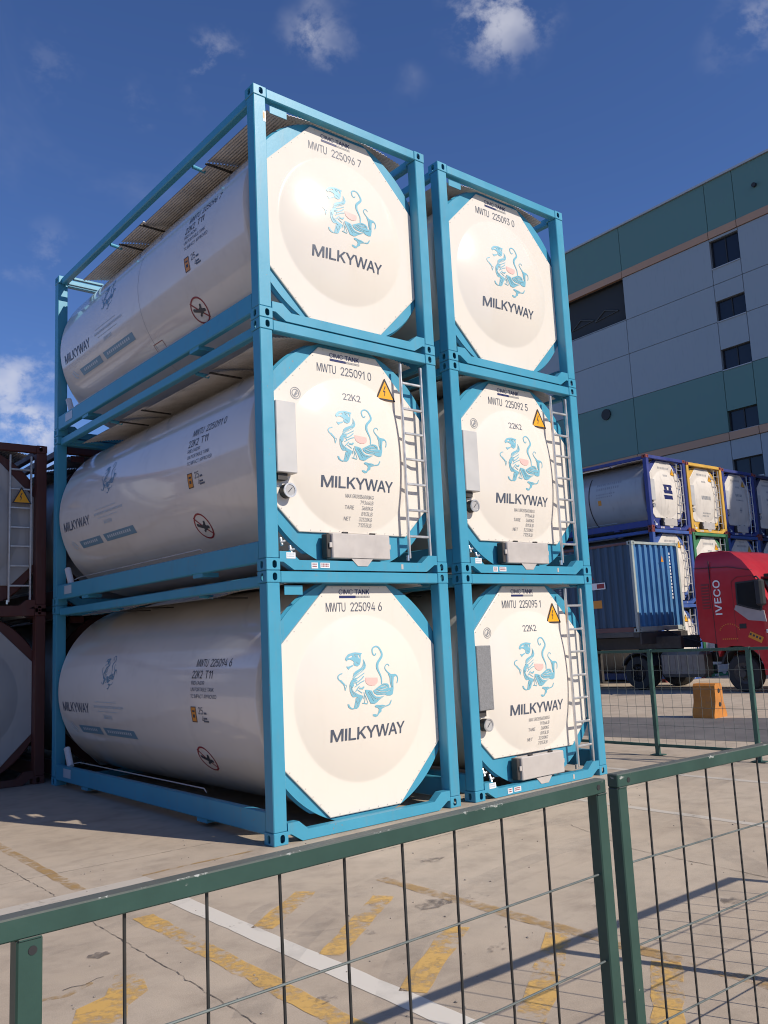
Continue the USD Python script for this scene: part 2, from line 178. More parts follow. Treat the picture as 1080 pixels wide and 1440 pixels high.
def fence_green():
    n = {'g': ('geometry', {}), 'sx': ('separate_xyz', {}), 'sn': ('separate_xyz', {}),
         'n1': ('noise_texture', dict(scale=5.0, detail=7.0, roughness=0.65)), 'n2': ('noise_texture', dict(scale=55.0, detail=6.0, roughness=0.7)), 'n3': ('noise_texture', dict(scale=9.0, detail=3.0)),
         'base': ('rgb_ramp', dict(ramp=[(0.25, (0.017, 0.049, 0.039)), (0.55, (0.024, 0.066, 0.052)), (0.8, (0.036, 0.080, 0.064))])),
         'up': ('map_range', dict(range_type='smoothstep', from_min=0.3, from_max=0.9, to_min=0.0, to_max=0.62)),
         'upn': ('math', dict(math_type='multiply')), 'nm': ('map_range', dict(from_min=0.3, from_max=0.7, to_min=0.75, to_max=1.15)),
         'dust': ('mix', dict(color2=(0.165, 0.145, 0.125))),
         'edge': ('math', dict(math_type='subtract', value2=1.3300)), 'ab': ('math', dict(math_type='absolute')),
         'em': ('map_range', dict(range_type='smoothstep', from_min=0.012, from_max=0.002, to_min=0.0, to_max=0.11)),
         'cs': ('math', dict(math_type='multiply_add', value2=0.5)), 'cs3': ('math', dict(math_type='multiply_add', value2=0.5)),
         'chip': ('map_range', dict(range_type='smoothstep', from_min=0.665, from_max=0.70, to_min=0.0, to_max=0.9)),
         'notup': ('map_range', dict(from_min=0.93, from_max=0.80, to_min=0.0, to_max=1.0, clamp=True)), 'chm': ('math', dict(math_type='multiply')),
         'wear': ('mix', dict(color2=(0.40, 0.41, 0.38))), 'p': ('principled_bsdf', dict(roughness=0.42)),
         'bp': ('bump', dict(height=1.0, strength=0.12, distance=0.004))}
    l = [('g.position', 'sx.vector'), ('g.normal', 'sn.vector'), ('g.position', 'n1.vector'), ('g.position', 'n2.vector'), ('g.position', 'n3.vector'), ('n1.fac', 'base.fac'), ('sn.z', 'up.value'), ('n1.fac', 'nm.value'),
         ('up.result', 'upn.value1'), ('nm.result', 'upn.value2'), ('upn.value', 'dust.fac'), ('base.color', 'dust.color1'),
         ('sx.z', 'edge.value1'), ('edge.value', 'ab.value1'), ('ab.value', 'em.value'), ('n2.fac', 'cs.value1'), ('n3.fac', 'cs3.value1'), ('em.result', 'cs3.value3'), ('cs3.value', 'cs.value3'), ('cs.value', 'chip.value'),
         ('sn.z', 'notup.value'), ('chip.result', 'chm.value1'), ('notup.result', 'chm.value2'), ('chm.value', 'wear.fac'), ('dust.color', 'wear.color1'), ('wear.color', 'p.base_color'), ('n2.fac', 'bp.height'), ('bp.normal', 'p.normal')]
    return usdkit.material(stage, '/World/Looks/fence_green', n, l, surface='p.BSDF')


M['fence_green'] = fence_green()
M['fence_far'] = mat('fence_far', (0.030, 0.085, 0.070), 0.5, var=0.2, scale=6.0, dirt=(0.13, 0.13, 0.11), dirt_amt=0.4)
M['wire'] = mat('wire', (0.035, 0.036, 0.034), 0.5, metal=0.2, var=0.35, scale=20, dirt=(0.06, 0.042, 0.03), dirt_amt=0.6)
M['wire_pale'] = mat('wire_pale', (0.115, 0.135, 0.13), 0.5, metal=0.2, var=0.3, scale=20, dirt=(0.12, 0.09, 0.07), dirt_amt=0.5)


def ground_mat():
    n = {'g': ('geometry', {}), 'n1': ('noise_texture', dict(scale=0.35, detail=9.0, roughness=0.62, distortion=0.4)), 'n2': ('noise_texture', dict(scale=2.6, detail=9.0, roughness=0.7)), 'n3': ('noise_texture', dict(scale=130.0, detail=3.0, roughness=0.6)),
         'mp': ('mapping', dict(scale=(0.8, 1.5, 1.0), rotation=(0, 0, 0.55))), 'n4': ('noise_texture', dict(scale=1.6, detail=6.0, roughness=0.6, distortion=1.2)),
         'n5': ('noise_texture', dict(scale=5.5, detail=7.0, roughness=0.7)),
         'r1': ('rgb_ramp', dict(ramp=[(0.25, (0.39, 0.310, 0.235)), (0.5, (0.465, 0.378, 0.292)), (0.75, (0.515, 0.428, 0.338))])),
         'r2': ('rgb_ramp', dict(ramp=[(0.25, (0.70, 0.70, 0.70)), (0.5, (0.97, 0.97, 0.97)), (0.75, (1.10, 1.09, 1.07))])),
         'r4': ('rgb_ramp', dict(ramp=[(0.32, (0.84, 0.83, 0.83)), (0.50, (1.0, 1.0, 1.0))])),
         'r3': ('rgb_ramp', dict(ramp=[(0.2, (0.80, 0.80, 0.80)), (0.8, (1.13, 1.13, 1.13))])),
         'r5': ('map_range', dict(range_type='smoothstep', from_min=0.655, from_max=0.74, to_min=0.0, to_max=0.7)),
         'm1': ('mix', dict(mix_type='multiply', fac=0.85)), 'm2': ('mix', dict(mix_type='multiply', fac=1.0)), 'm3': ('mix', dict(mix_type='multiply', fac=0.8)), 'm5': ('mix', dict(color2=(0.11, 0.095, 0.085))),
         'p': ('principled_bsdf', dict(roughness=0.78, specular_ior_level=0.35)), 'bp': ('bump', dict(height=1.0, strength=0.25, distance=0.004))}
    l = [('g.position', k + '.vector') for k in ('n1', 'n2', 'n3', 'mp', 'n5')] + [('mp.vector', 'n4.vector'), ('n1.fac', 'r1.fac'), ('n2.fac', 'r2.fac'), ('n3.fac', 'r3.fac'), ('n4.fac', 'r4.fac'), ('n5.fac', 'r5.value'),
         ('r1.color', 'm1.color1'), ('r2.color', 'm1.color2'), ('m1.color', 'm2.color1'), ('r3.color', 'm2.color2'), ('m2.color', 'm3.color1'), ('r4.color', 'm3.color2'), ('m3.color', 'm5.color1'), ('r5.result', 'm5.fac'), ('m5.color', 'p.base_color'), ('n3.fac', 'bp.height'), ('bp.normal', 'p.normal')]
    return usdkit.material(stage, '/World/Looks/ground_concrete', n, l, surface='p.BSDF')


M['ground'] = ground_mat()
M['asphalt'] = mat('asphalt', (0.115, 0.105, 0.105), 0.85, var=0.22, scale=1.4, dirt=(0.20, 0.18, 0.16), dirt_amt=0.5, bump=0.3, bump_scale=90)
M['paint_white'] = print_mat('paint_white', (0.68, 0.62, 0.54), 0.6, wear=0.95, wscale=26, lo=0.31, hi=0.41)
M['paint_white_old'] = print_mat('paint_white_old', (0.54, 0.48, 0.41), 0.7, wear=0.9, wscale=20, lo=0.30, hi=0.46)
M['paint_yellow'] = print_mat('paint_yellow', (0.66, 0.40, 0.115), 0.65, wear=0.88, wscale=17, lo=0.42, hi=0.56)
M['paint_yellow_old'] = print_mat('paint_yellow_old', (0.44, 0.27, 0.10), 0.7, wear=0.75, wscale=14, lo=0.42, hi=0.58)
M['crack'] = print_mat('crack', (0.12, 0.10, 0.085), 0.9, wear=0.9, wscale=40, lo=0.36, hi=0.5)
M['tyre_mark'] = print_mat('tyre_mark', (0.13, 0.115, 0.105), 0.9, wear=0.12, wscale=9, lo=0.40, hi=0.62)
M['stone_grit'] = mat('stone_grit', (0.27, 0.235, 0.20), 0.9, var=0.3, scale=40)
M['stain'] = print_mat('stain', (0.14, 0.115, 0.10), 0.85, wear=0.65, wscale=18, lo=0.46, hi=0.6)

# ------------------------------------------------------------------ scene tree helpers
used = {}


def path_for(parent, name):
    base = (parent or '/World') + '/' + name
    k = used.get(base, 0); used[base] = k + 1
    return base if k == 0 else f'{base}_{k:03d}'


def tag(prim, label=None, cat=None, group=None, kind=None):
    for k, v in (('label', label), ('category', cat), ('group', group), ('kind', kind)):
        if v: prim.SetCustomDataByKey(k, v)
    return prim


def thing(name, label, cat, loc=(0, 0, 0), rotz=0.0, group=None):
    p = path_for(None, name)
    x = UsdGeom.Xform.Define(stage, p); x.AddTranslateOp().Set(Gf.Vec3d(*map(float, loc)))
    if rotz: x.AddRotateZOp().Set(math.degrees(rotz))
    tag(x.GetPrim(), label, cat, group)
    return p


def part(parent, name, mesh, material, smooth=False, label=None):
    p = path_for(parent, name)
    m = usdkit.mesh(stage, p, mesh, M[material] if isinstance(material, str) else material, smooth)
    if label: m.GetPrim().SetCustomDataByKey('label', label)
    return p


def struct(name, mesh, material, smooth=False):
    p = path_for(None, name)
    m = usdkit.mesh(stage, p, mesh, M[material], smooth); m.GetPrim().SetCustomDataByKey('kind', 'structure')
    return p


# ------------------------------------------------------------------ shape helpers
def bx(x0, x1, y0, y1, z0, z1, c=0.0):
    """A box, its edges chamfered by c."""
    if c <= 0:
        b = trimesh.creation.box([x1 - x0, y1 - y0, z1 - z0]); b.apply_translation([(x0 + x1) / 2, (y0 + y1) / 2, (z0 + z1) / 2]); return b
    pts = []
    for sx, x in ((1, x0), (-1, x1)):
        for sy, y in ((1, y0), (-1, y1)):
            for sz, z in ((1, z0), (-1, z1)):
                pts += [(x, y + sy * c, z + sz * c), (x + sx * c, y, z + sz * c), (x + sx * c, y + sy * c, z)]
    return Manifold.hull_points(np.array(pts, float))


def tm(m):
    if isinstance(m, trimesh.Trimesh): return m
    a = m.to_mesh(); return trimesh.Trimesh(a.vert_properties[:, :3], a.tri_verts, process=False)


def cat(*ms): return trimesh.util.concatenate([tm(m) for m in ms])


def tube(p0, p1, r, n=10):
    p0, p1 = np.array(p0, float), np.array(p1, float)
    return trimesh.creation.cylinder(radius=r, segment=[p0, p1], sections=n)


def cyl(c, axis, r, h, n=24):
    d = np.zeros(3); d['xyz'.index(axis)] = h / 2
    return trimesh.creation.cylinder(radius=r, segment=[np.array(c) - d, np.array(c) + d], sections=n)


def bent(pts, r, n=8):
    return cat(*[tube(a, b, r, n) for a, b in zip(pts[:-1], pts[1:])], *[trimesh.creation.icosphere(1, r).apply_translation(p) for p in pts[1:-1]])


def prism_xz(poly, y0, y1):
    """Shapely polygon in (x, z) given thickness from y0 to y1."""
    ms = []
    for g in getattr(poly, 'geoms', [poly]):
        m = trimesh.creation.extrude_polygon(g, y1 - y0, engine='earcut')
        v = m.vertices.copy(); m = trimesh.Trimesh(np.column_stack([v[:, 0], y1 - v[:, 2], v[:, 1]]), m.faces, process=False)
        ms.append(m)
    return cat(*ms)


def prism_yz(poly, x0, x1):
    ms = []
    for g in getattr(poly, 'geoms', [poly]):
        m = trimesh.creation.extrude_polygon(g, x1 - x0, engine='earcut')
        v = m.vertices; ms.append(trimesh.Trimesh(np.column_stack([x0 + v[:, 2], v[:, 0], v[:, 1]]), m.faces, process=False))
    return cat(*ms)


def sheet(poly):
    """Flat triangulated shapely polygon: (n,2) vertices, faces."""
    vs, fs, n = [], [], 0
    for g in getattr(poly, 'geoms', [poly]):
        v, f = trimesh.creation.triangulate_polygon(g, engine='earcut')
        vs.append(v); fs.append(np.asarray(f) + n); n += len(v)
    v, f = np.vstack(vs), np.vstack(fs)
    a = v[f]; s = (a[:, 1, 0] - a[:, 0, 0]) * (a[:, 2, 1] - a[:, 0, 1]) - (a[:, 1, 1] - a[:, 0, 1]) * (a[:, 2, 0] - a[:, 0, 0])
    f[s < 0] = f[s < 0][:, ::-1]
    return v, f


_glyph = {}
TIGHT = {'KY': 0.03, 'YW': 0.00, 'WA': -0.03, 'AY': -0.05, 'TA': -0.02, 'LK': 0.10, 'AN': 0.07, 'MW': 0.06, 'WT': 0.04, 'LE': 0.1, 'TU': 0.08}


def glyph(ch, bold):
    """One character as a flat sheet, capitals 1 tall; a bare stem for I and a flagged stem for 1, as stencilled on tanks."""
    if (ch, bold) not in _glyph:
        w = 0.17 if bold == 'semi' else 0.19 if bold else 0.14
        if ch == 'I': vf = sheet(sbox(0, 0, w, 1.0))
        elif ch == '1': vf = sheet(Polygon([(0.22, 0), (0.22 + w, 0), (0.22 + w, 1.0), (0.24, 1.0), (0.0, 0.80), (0.0, 0.66), (0.22, 0.82)]))
        else:
            m = meshkit.text_mesh(ch, 1.0, 0.01, bold is True)
            f = m.faces[m.face_normals[:, 2] > 0.9]; u, inv = np.unique(f, return_inverse=True); vf = (m.vertices[u][:, :2], inv.reshape(-1, 3))
            if bold == 'semi': vf = sheet(union_all([Polygon(q).buffer(0.0005) for q in vf[0][vf[1]]]).buffer(0.019).simplify(0.004))
        v = vf[0] - [vf[0][:, 0].min(), 0]
        _glyph[(ch, bold)] = (v, vf[1], v[:, 0].max())
    return _glyph[(ch, bold)]


def text2d(s, w=None, h=0.1, bold=False, align='left'):
    """Lettering as a flat sheet, capitals h tall; w sets the overall width."""
    x, out = 0.0, []
    for k, ch in enumerate(s):
        if ch == ' ': x += 0.36; continue
        v, f, wd = glyph(ch, bold); out.append((v + [x, 0], f)); x += wd + TIGHT.get(s[k:k + 2], 0.13)
    v, f = join2(*out); v = v * h
    if w: v = v * [w / (v[:, 0].max() - v[:, 0].min()), 1]
    return v - [v[:, 0].min() if align == 'left' else v[:, 0].max() if align == 'right' else (v[:, 0].max() + v[:, 0].min()) / 2, 0], f


def fine(vf, edge=0.07):
    v, f = trimesh.remesh.subdivide_to_size(np.column_stack([vf[0], np.zeros(len(vf[0]))]), vf[1], edge, max_iter=12)
    return v[:, :2], f


def join2(*vfs):
    vs, fs, n = [], [], 0
    for v, f in vfs:
        vs.append(np.asarray(v)); fs.append(np.asarray(f) + n); n += len(v)
    return np.vstack(vs), np.vstack(fs)


def shift(vf, dx, dz): return np.asarray(vf[0]) + [dx, dz], vf[1]


def rect2(x0, x1, z0, z1): return sheet(sbox(x0, z0, x1, z1))


# ------------------------------------------------------------------ tank containers
CW, CL, CH, STEP = 2.438, 6.058, 2.591, 2.595
CX, CZ, TR = 1.219, 1.33, 1.208
COVER_Y = 0.138


def dome(x, z):
    r2 = (x - CX) ** 2 + (z - 1.28) ** 2
    c = np.sqrt(np.maximum(9.0 - r2, 0.1)) - math.sqrt(9.0 - 0.86 ** 2)
    return 0.5 * (c + np.sqrt(c * c + 0.0035 ** 2))


def on_front(vf, off=0.0025):
    v, f = fine(vf); y = COVER_Y - dome(v[:, 0], v[:, 1]) - off
    return trimesh.Trimesh(np.column_stack([v[:, 0], y, v[:, 1]]), f, process=False)


def on_side(vf, y0, z0, off=0.0025):
    """Wraps a sheet (u to the right, w up) on the left flank of the tank, its origin at (y0, z0)."""
    v, f = fine(vf, 0.05); th0 = math.asin((z0 - CZ) / TR); th = th0 + v[:, 1] / TR; r = TR + off
    return trimesh.Trimesh(np.column_stack([CX - r * np.cos(th), y0 - v[:, 0], CZ + r * np.sin(th)]), f, process=False)


OCT_FULL = [(0.82, 2.452), (1.618, 2.452), (2.283, 1.787), (2.283, 0.725), (1.682, 0.128), (0.756, 0.128), (0.155, 0.725), (0.155, 1.787)]
OCT_CUT = [(0.82, 2.452), (1.618, 2.452), (2.283, 1.787), (2.283, 0.745), (1.945, 0.415), (0.493, 0.415), (0.155, 0.745), (0.155, 1.787)]


def cover_mesh(octa):
    P = np.array(octa); c = np.array([CX, 1.28]); ang = sorted(set(np.round(np.concatenate([np.linspace(-math.pi, math.pi, 121)[:-1], np.arctan2(P[:, 1] - c[1], P[:, 0] - c[0])]), 6)))
    poly = Polygon(octa); rad = []
    for a in ang:
        h = poly.exterior.intersection(LineString([c, c + 5 * np.array([math.cos(a), math.sin(a)])])); rad.append(np.hypot(h.x - c[0], h.y - c[1]))
    rad = np.array(rad); n = len(ang); cs = np.column_stack([np.cos(ang), np.sin(ang)])
    v, f = [np.array([[c[0], c[1]]])], []
    ts = [0.25, 0.5] ; ring_r = [0.2, 0.4, 0.55, 0.66, 0.74, 0.79, 0.82, 0.835, 0.845, 0.855, 0.862, 0.87, 0.88, 0.895, 0.92]
    rings = [np.minimum(r, rad * (0.90 + 0.1 * r)) if r > 0.75 else np.full(n, r) for r in ring_r] + [rad - 0.008, rad]
    for r in rings: v.append(c + cs * np.asarray(r)[:, None])
    v = np.vstack(v); y = COVER_Y - dome(v[:, 0], v[:, 1]); y[-n:] = COVER_Y + 0.004
    V = np.column_stack([v[:, 0], y, v[:, 1]])
    idx = lambda k, i: 1 + k * n + i % n
    for i in range(n): f.append((0, idx(0, i), idx(0, i + 1)))
    for k in range(len(rings) - 1):
        for i in range(n): f += [(idx(k, i), idx(k + 1, i), idx(k + 1, i + 1)), (idx(k, i), idx(k + 1, i + 1), idx(k, i + 1))]
    back = V[-n:].copy(); back[:, 1] = COVER_Y + 0.024; o = len(V); V = np.vstack([V, back]); L = len(rings) - 1
    for i in range(n):
        j = (i + 1) % n; f += [(idx(L, i), o + i, o + j), (idx(L, i), o + j, idx(L, i + 1))]
    return trimesh.Trimesh(V, f, process=False)


def tank_mesh():
    prof = [(0.0, 0.205), (0.9, 0.205), (1.10, 0.215), (1.17, 0.24), (TR - 0.004, 0.28), (TR, 0.32), (TR, 5.80), (TR - 0.004, 5.83), (1.17, 5.86), (1.05, 5.875), (0.0, 5.88)]
    n = 160; a = np.linspace(0, 2 * math.pi, n, endpoint=False); V, F = [], []
    for r, y in prof: V.append(np.column_stack([CX + r * np.cos(a), np.full(n, y), CZ + r * np.sin(a)]))
    for k in range(len(prof) - 1):
        for i in range(n):
            j = (i + 1) % n; F += [(k * n + i, (k + 1) * n + i, (k + 1) * n + j), (k * n + i, (k + 1) * n + j, k * n + j)]
    return trimesh.Trimesh(np.vstack(V), np.array(F)[:, ::-1], process=False)


def casting(x0, y0, z0, sx, sy):
    """Hollow corner casting with its oval openings; sx, sy point outwards."""
    w, d, h = 0.162, 0.178, 0.118
    b = bx(0, w, 0, d, 0, h, 0.006) - bx(0.012, w - 0.012, 0.012, d - 0.012, 0.012, h - 0.012, 0.001)
    oval = lambda cx, cz, a, b_: CrossSection([[(cx + a * math.cos(t), cz + b_ * math.sin(t)) for t in np.linspace(0, 2 * math.pi, 20, endpoint=False)]])
    st = CrossSection.batch_hull([oval(0, -0.013, 0.026, 0.026), oval(0, 0.013, 0.026, 0.026)])
    b = b - st.extrude(0.06).rotate([90, 0, 0]).translate([0.095, 0.03, h / 2])
    b = b - st.extrude(0.06).rotate([90, 0, 90]).translate([-0.03, 0.09, h / 2])
    top = CrossSection.batch_hull([oval(0, -0.028, 0.03, 0.03), oval(0, 0.028, 0.03, 0.03)])
    b = b - top.extrude(0.4).translate([0.09, 0.085, -0.1])
    m = tm(b); v = m.vertices * [1 if sx < 0 else -1, 1 if sy < 0 else -1, 1]
    m = trimesh.Trimesh(v, m.faces if sx * sy > 0 else m.faces[:, ::-1], process=False)
    m.apply_translation([x0, y0, z0]); return m


def shield_mesh(y0, y1, z, waves=44, arch=0.110):
    """Corrugated sun shield sheet, ribs along the tank, arched across it."""
    n = waves * 8; u = np.linspace(-1, 1, n + 1); x = CX + u * 0.985; zz = 2.572 - arch * u * u + z + 0.0070 * np.sin(u * waves * math.pi)
    V = np.vstack([np.column_stack([x, np.full(n + 1, y), zz + t]) for y in (y0, y1) for t in (0, -0.004)]); F = []
    A, B, C, D = 0, n + 1, 2 * (n + 1), 3 * (n + 1)
    for i in range(n): F += [(A + i, A + i + 1, C + i + 1), (A + i, C + i + 1, C + i), (B + i + 1, B + i, D + i), (B + i + 1, D + i, D + i + 1), (A + i + 1, A + i, B + i), (A + i + 1, B + i, B + i + 1), (C + i, C + i + 1, D + i + 1), (C + i, D + i + 1, D + i)]
    return trimesh.Trimesh(V, F, process=False)


BOT = Polygon([(0.160, 0.085), (0.200, 0.085), (0.325, 0.006), (2.113, 0.006), (2.238, 0.085), (2.278, 0.085), (2.278, 0.19), (2.15, 0.19), (2.045, 0.105), (0.393, 0.105), (0.288, 0.19), (0.160, 0.19)])
RING = Point(CX, 1.29).buffer(1.262, 48).intersection(sbox(0.13, 0.09, 2.308, 2.50))
def lip_mesh():
    n = 120; a_ = np.linspace(0, 2 * math.pi, n, endpoint=False); V, F_ = [], []
    for r, y in ((1.262, COVER_Y + 0.0355), (1.285, COVER_Y + 0.062), (1.25, COVER_Y + 0.13), (1.20, COVER_Y + 0.13)): V.append(np.column_stack([CX + r * np.cos(a_), np.full(n, y), 1.29 + r * np.sin(a_)]))
    for k in range(4):
        for i in range(n):
            j = (i + 1) % n; k2 = (k + 1) % 4; F_ += [(k * n + i, k2 * n + i, k2 * n + j), (k * n + i, k2 * n + j, k * n + j)]
    m = trimesh.Trimesh(np.vstack(V), np.array(F_), process=False)
    if m.volume < 0: m.invert()
    m = Manifold(manifold3d.Mesh(np.asarray(m.vertices, np.float32), np.asarray(m.faces, np.uint32)))
    return [tm(q) for q in (m ^ bx(0.1535, 2.2845, 0.0, 0.6, 0.195, 2.468, 0.001)).decompose()]


LIP = lip_mesh()
RING_HOLE = Point(CX, 1.29).buffer(0.95, 32)
COVERS = {'plain': cover_mesh(OCT_FULL), 'rear': cover_mesh(OCT_CUT)}
TANK = tank_mesh()
CAST = [(casting(sx * 1.219 + CX if sx > 0 else 0.0, CL if sy > 0 else 0.0, z, sx, sy)) for z in (0.0, CH - 0.118) for sx in (-1, 1) for sy in (-1, 1)]
SHIELDS = [shield_mesh(*a) for a in ((0.19, 1.46, 0.0), (1.42, 3.32, -0.006, 44, 0.145), (3.28, 4.02, 0.0), (3.98, 5.50, -0.006, 44, 0.145))]
WARN = Polygon([(1.600, 1.985), (1.868, 1.985), (1.730, 2.225)])


def bolt2d(): return sheet(Polygon([(1.745, 2.145), (1.717, 2.088), (1.737, 2.086), (1.719, 2.024), (1.711, 2.030), (1.723, 2.072), (1.701, 2.074), (1.729, 2.145)]))


def flat_front(vf, y): return trimesh.Trimesh(np.column_stack([vf[0][:, 0], np.full(len(vf[0]), y), vf[0][:, 1]]), vf[1], process=False)


def emblem2d(polys, cx=CX, cz=1.28):
    out = []
    for rings in polys:
        g = Polygon([(cx + a / 1000, cz + b / 1000) for a, b in rings[0]], [[(cx + a / 1000, cz + b / 1000) for a, b in r] for r in rings[1:]]).buffer(0)
        out.append(g)
    return sheet(union_all(out))


def tank_container(label, loc, end='plain', frame='frame_blue', shell='tank_white', cover='cover_cream', rotz=0.0, group=None, number=None, side=True, box='box_grey', cast=None, marks=None, detail=True, sign=(0.0, 0.0, 0.128)):
    end_, t = end, thing('tank_container', label, 'tank container', loc, rotz, group)
    F = frame
    for x0, x1 in ((0.003, 0.152), (CW - 0.152, CW - 0.003)):
        for y0, y1 in ((0.003, 0.150), (CL - 0.150, CL - 0.003)):
            part(t, 'corner_post', bx(x0, x1, y0, y1, 0.119, CH - 0.119, 0.008), F)
    for c in CAST: part(t, 'corner_casting', c, cast or F)
    for k, (y0, y1) in enumerate(((0.006, 0.10), (CL - 0.10, CL - 0.006))):
        part(t, 'top_end_rail', bx(0.163, CW - 0.163, y0 - 0.003, y1, CH - 0.119, CH - 0.006, 0.008), F)
        part(t, 'bottom_end_rail', prism_xz(BOT, y0 - 0.002, y1), F)
    for x0, x1 in ((0.045, 0.135), (CW - 0.135, CW - 0.045)):
        part(t, 'top_side_rail', bx(x0, x1, 0.179, CL - 0.179, 2.448, 2.556, 0.010), F)
    for x0, x1 in ((0.010, 0.085), (CW - 0.085, CW - 0.010)):
        part(t, 'bottom_side_rail', bx(x0, x1, 0.155, CL - 0.155, 0.085, 0.302, 0.010), F)
    for y in (1.35, 4.7): part(t, 'rail_foot', bx(0.02, 0.22, y, y + 0.22, 0.045, 0.0945), F)
    part(t, 'tank_shell', TANK, shell, 35)
    ring = RING.difference(RING_HOLE)
    part(t, 'end_ring', prism_xz(ring, COVER_Y + 0.025, COVER_Y + 0.035), F)
    part(t, 'end_ring', prism_xz(Point(CX, CZ).buffer(1.18, 40).difference(RING_HOLE).intersection(sbox(0.13, 0.09, 2.308, 2.5)), CL - 0.18, CL - 0.168), F)
    for lp in LIP: part(t, 'ring_lip', lp, F, 40)
    part(t, 'end_cover', COVERS[end], cover, 25)
    if detail:
        for s in SHIELDS: part(t, 'sun_shield', s, 'shield', 50)
        for y in (1.64, 4.16): part(t, 'shield_bracket', tube((0.136, y, 2.452), (0.30, y, 2.437), 0.024, 12), F)
        for y in (1.43, 3.30, 4.00): part(t, 'shield_support', bx(0.20, 0.62, y - 0.018, y + 0.018, 2.405, 2.418), 'steel_dark')
        if marks: part(t, 'cladding_seam', on_side(rect2(0, 0.006, -1.3, 1.0), 2.96, 1.33, 0.0015), 'ink_faint')
        for y in (5.58, 5.80): part(t, 'shield_bracket', bx(0.136, 0.60, y, y + 0.06, 2.445, 2.475), F)
        part(t, 'drain_rod', bent([(0.075, 5.35, 0.345), (0.10, 5.2, 0.37), (0.10, 1.55, 0.37), (0.075, 1.45, 0.345)], 0.007), 'alu')
        part(t, 'document_tube', tube((0.09, 5.52, 0.29), (0.10, 5.70, 0.53), 0.045, 14), 'sticker')
        part(t, 'data_plate', bx(0.0062, 0.0092, 5.30, 5.58, 0.15, 0.27), 'ink_pale')
    if detail:
        P4 = np.array(OCT_FULL if end == 'plain' else OCT_CUT); riv = []
        for p0, p1 in zip(P4, np.roll(P4, -1, 0)):
            dd = (p1 - p0) / np.linalg.norm(p1 - p0); nn = np.array([-dd[1], dd[0]]); nn = nn if nn @ (np.array([CX, 1.28]) - p0) > 0 else -nn
            for q in np.arange(0.06, np.linalg.norm(p1 - p0) - 0.03, 0.125): w_ = p0 + dd * q + nn * 0.022; riv.append(cyl((w_[0], COVER_Y - 0.001, w_[1]), 'y', 0.0055, 0.006, 8))
        rp = part(t, 'rivets', cat(*riv), 'cover_steel'); stage.GetPrimAtPath(rp).SetCustomDataByKey('kind', 'stuff')
    if end == 'plain':
        part(t, 'tab_plate', bx(0.236, 0.452, 0.055, 0.063, 2.355, 2.452), F)
    else:
        for x in (1.895, 2.208): part(t, 'ladder_stile', bx(x - 0.014, x + 0.014, 0.018, 0.052, 0.155, 2.415, 0.006), 'alu')
        for z in (0.405, 0.705, 1.005, 1.295, 1.595, 1.885, 2.19): part(t, 'ladder_rung', bx(1.9095, 2.1935, 0.022, 0.050, z - 0.014, z + 0.014, 0.006), 'alu')
        sdx, sdz, sy = sign; wn = Polygon([(p + sdx, q + sdz) for p, q in WARN.exterior.coords]); bv, bf = bolt2d()
        wp = part(t, 'warning_sign', prism_xz(wn.buffer(0.008), sy, sy + 0.004), 'warn_yellow')
        part(wp, 'sign_border', flat_front(sheet(wn.buffer(0.008).difference(wn.buffer(-0.011))), sy - 0.0015), 'ink_black')
        part(wp, 'bolt_symbol', flat_front((bv + [sdx, sdz], bf), sy - 0.0015), 'ink_black')
        part(t, 'document_box', bx(0.170, 0.415, 0.012, 0.125, 0.995, 1.742, 0.008), box)
        part(t, 'box_bracket', bx(0.200, 0.315, 0.055, 0.120, 0.925, 0.994), 'steel_dark')
        g = part(t, 'gauge', cyl((0.335, 0.10, 0.822), 'y', 0.074, 0.10, 28), 'steel_dark', 40)
        part(g, 'gauge_rim', cat(trimesh.creation.annulus(0.058, 0.076, 0.012, sections=28).apply_transform(trimesh.transformations.rotation_matrix(math.pi / 2, [1, 0, 0])).apply_translation([0.335, 0.046, 0.822])), 'alu', 40)
        part(g, 'gauge_dial', cyl((0.335, 0.050, 0.822), 'y', 0.058, 0.006, 28), 'dial_white')
        part(g, 'needle', tube((0.315, 0.0455, 0.800), (0.362, 0.0455, 0.850), 0.004, 6), 'ink_black')
        v = part(t, 'valve_box', bx(0.812, 1.592, 0.004, 0.130, 0.132, 0.398, 0.010), 'cover_steel')
        part(v, 'valve_box_side', bx(0.760, 0.811, 0.035, 0.130, 0.14, 0.39, 0.006), 'steel_dark')
        for x in (0.800, 1.590): part(v, 'latch', bx(x - 0.018, x + 0.018, 0.012, 0.030, 0.245, 0.30, 0.004), 'cover_steel')
        for x in (1.0, 1.37): part(v, 'hinge', bx(x - 0.035, x + 0.035, 0.02, 0.05, 0.3985, 0.418, 0.003), 'steel_dark')
        part(v, 'drip_tab', prism_xz(Polygon([(1.048, 0.1315), (1.335, 0.1315), (1.262, 0.055), (1.13, 0.055)]), -0.002, 0.002), 'cover_steel')
        for (x, z) in ((0.225, 0.285), (0.335, 0.205)):
            part(t, 'drain_valve', cat(tube((x, 0.06, z - 0.03), (x + 0.01, 0.10, z + 0.05), 0.016), tube((x - 0.03, 0.05, z), (x + 0.035, 0.06, z + 0.015), 0.012)), 'alu')
        for x in (1.86, 2.23): part(t, 'ladder_foot', cyl((x + 0.02, 0.05, 0.16), 'z', 0.022, 0.06, 12), 'chrome')
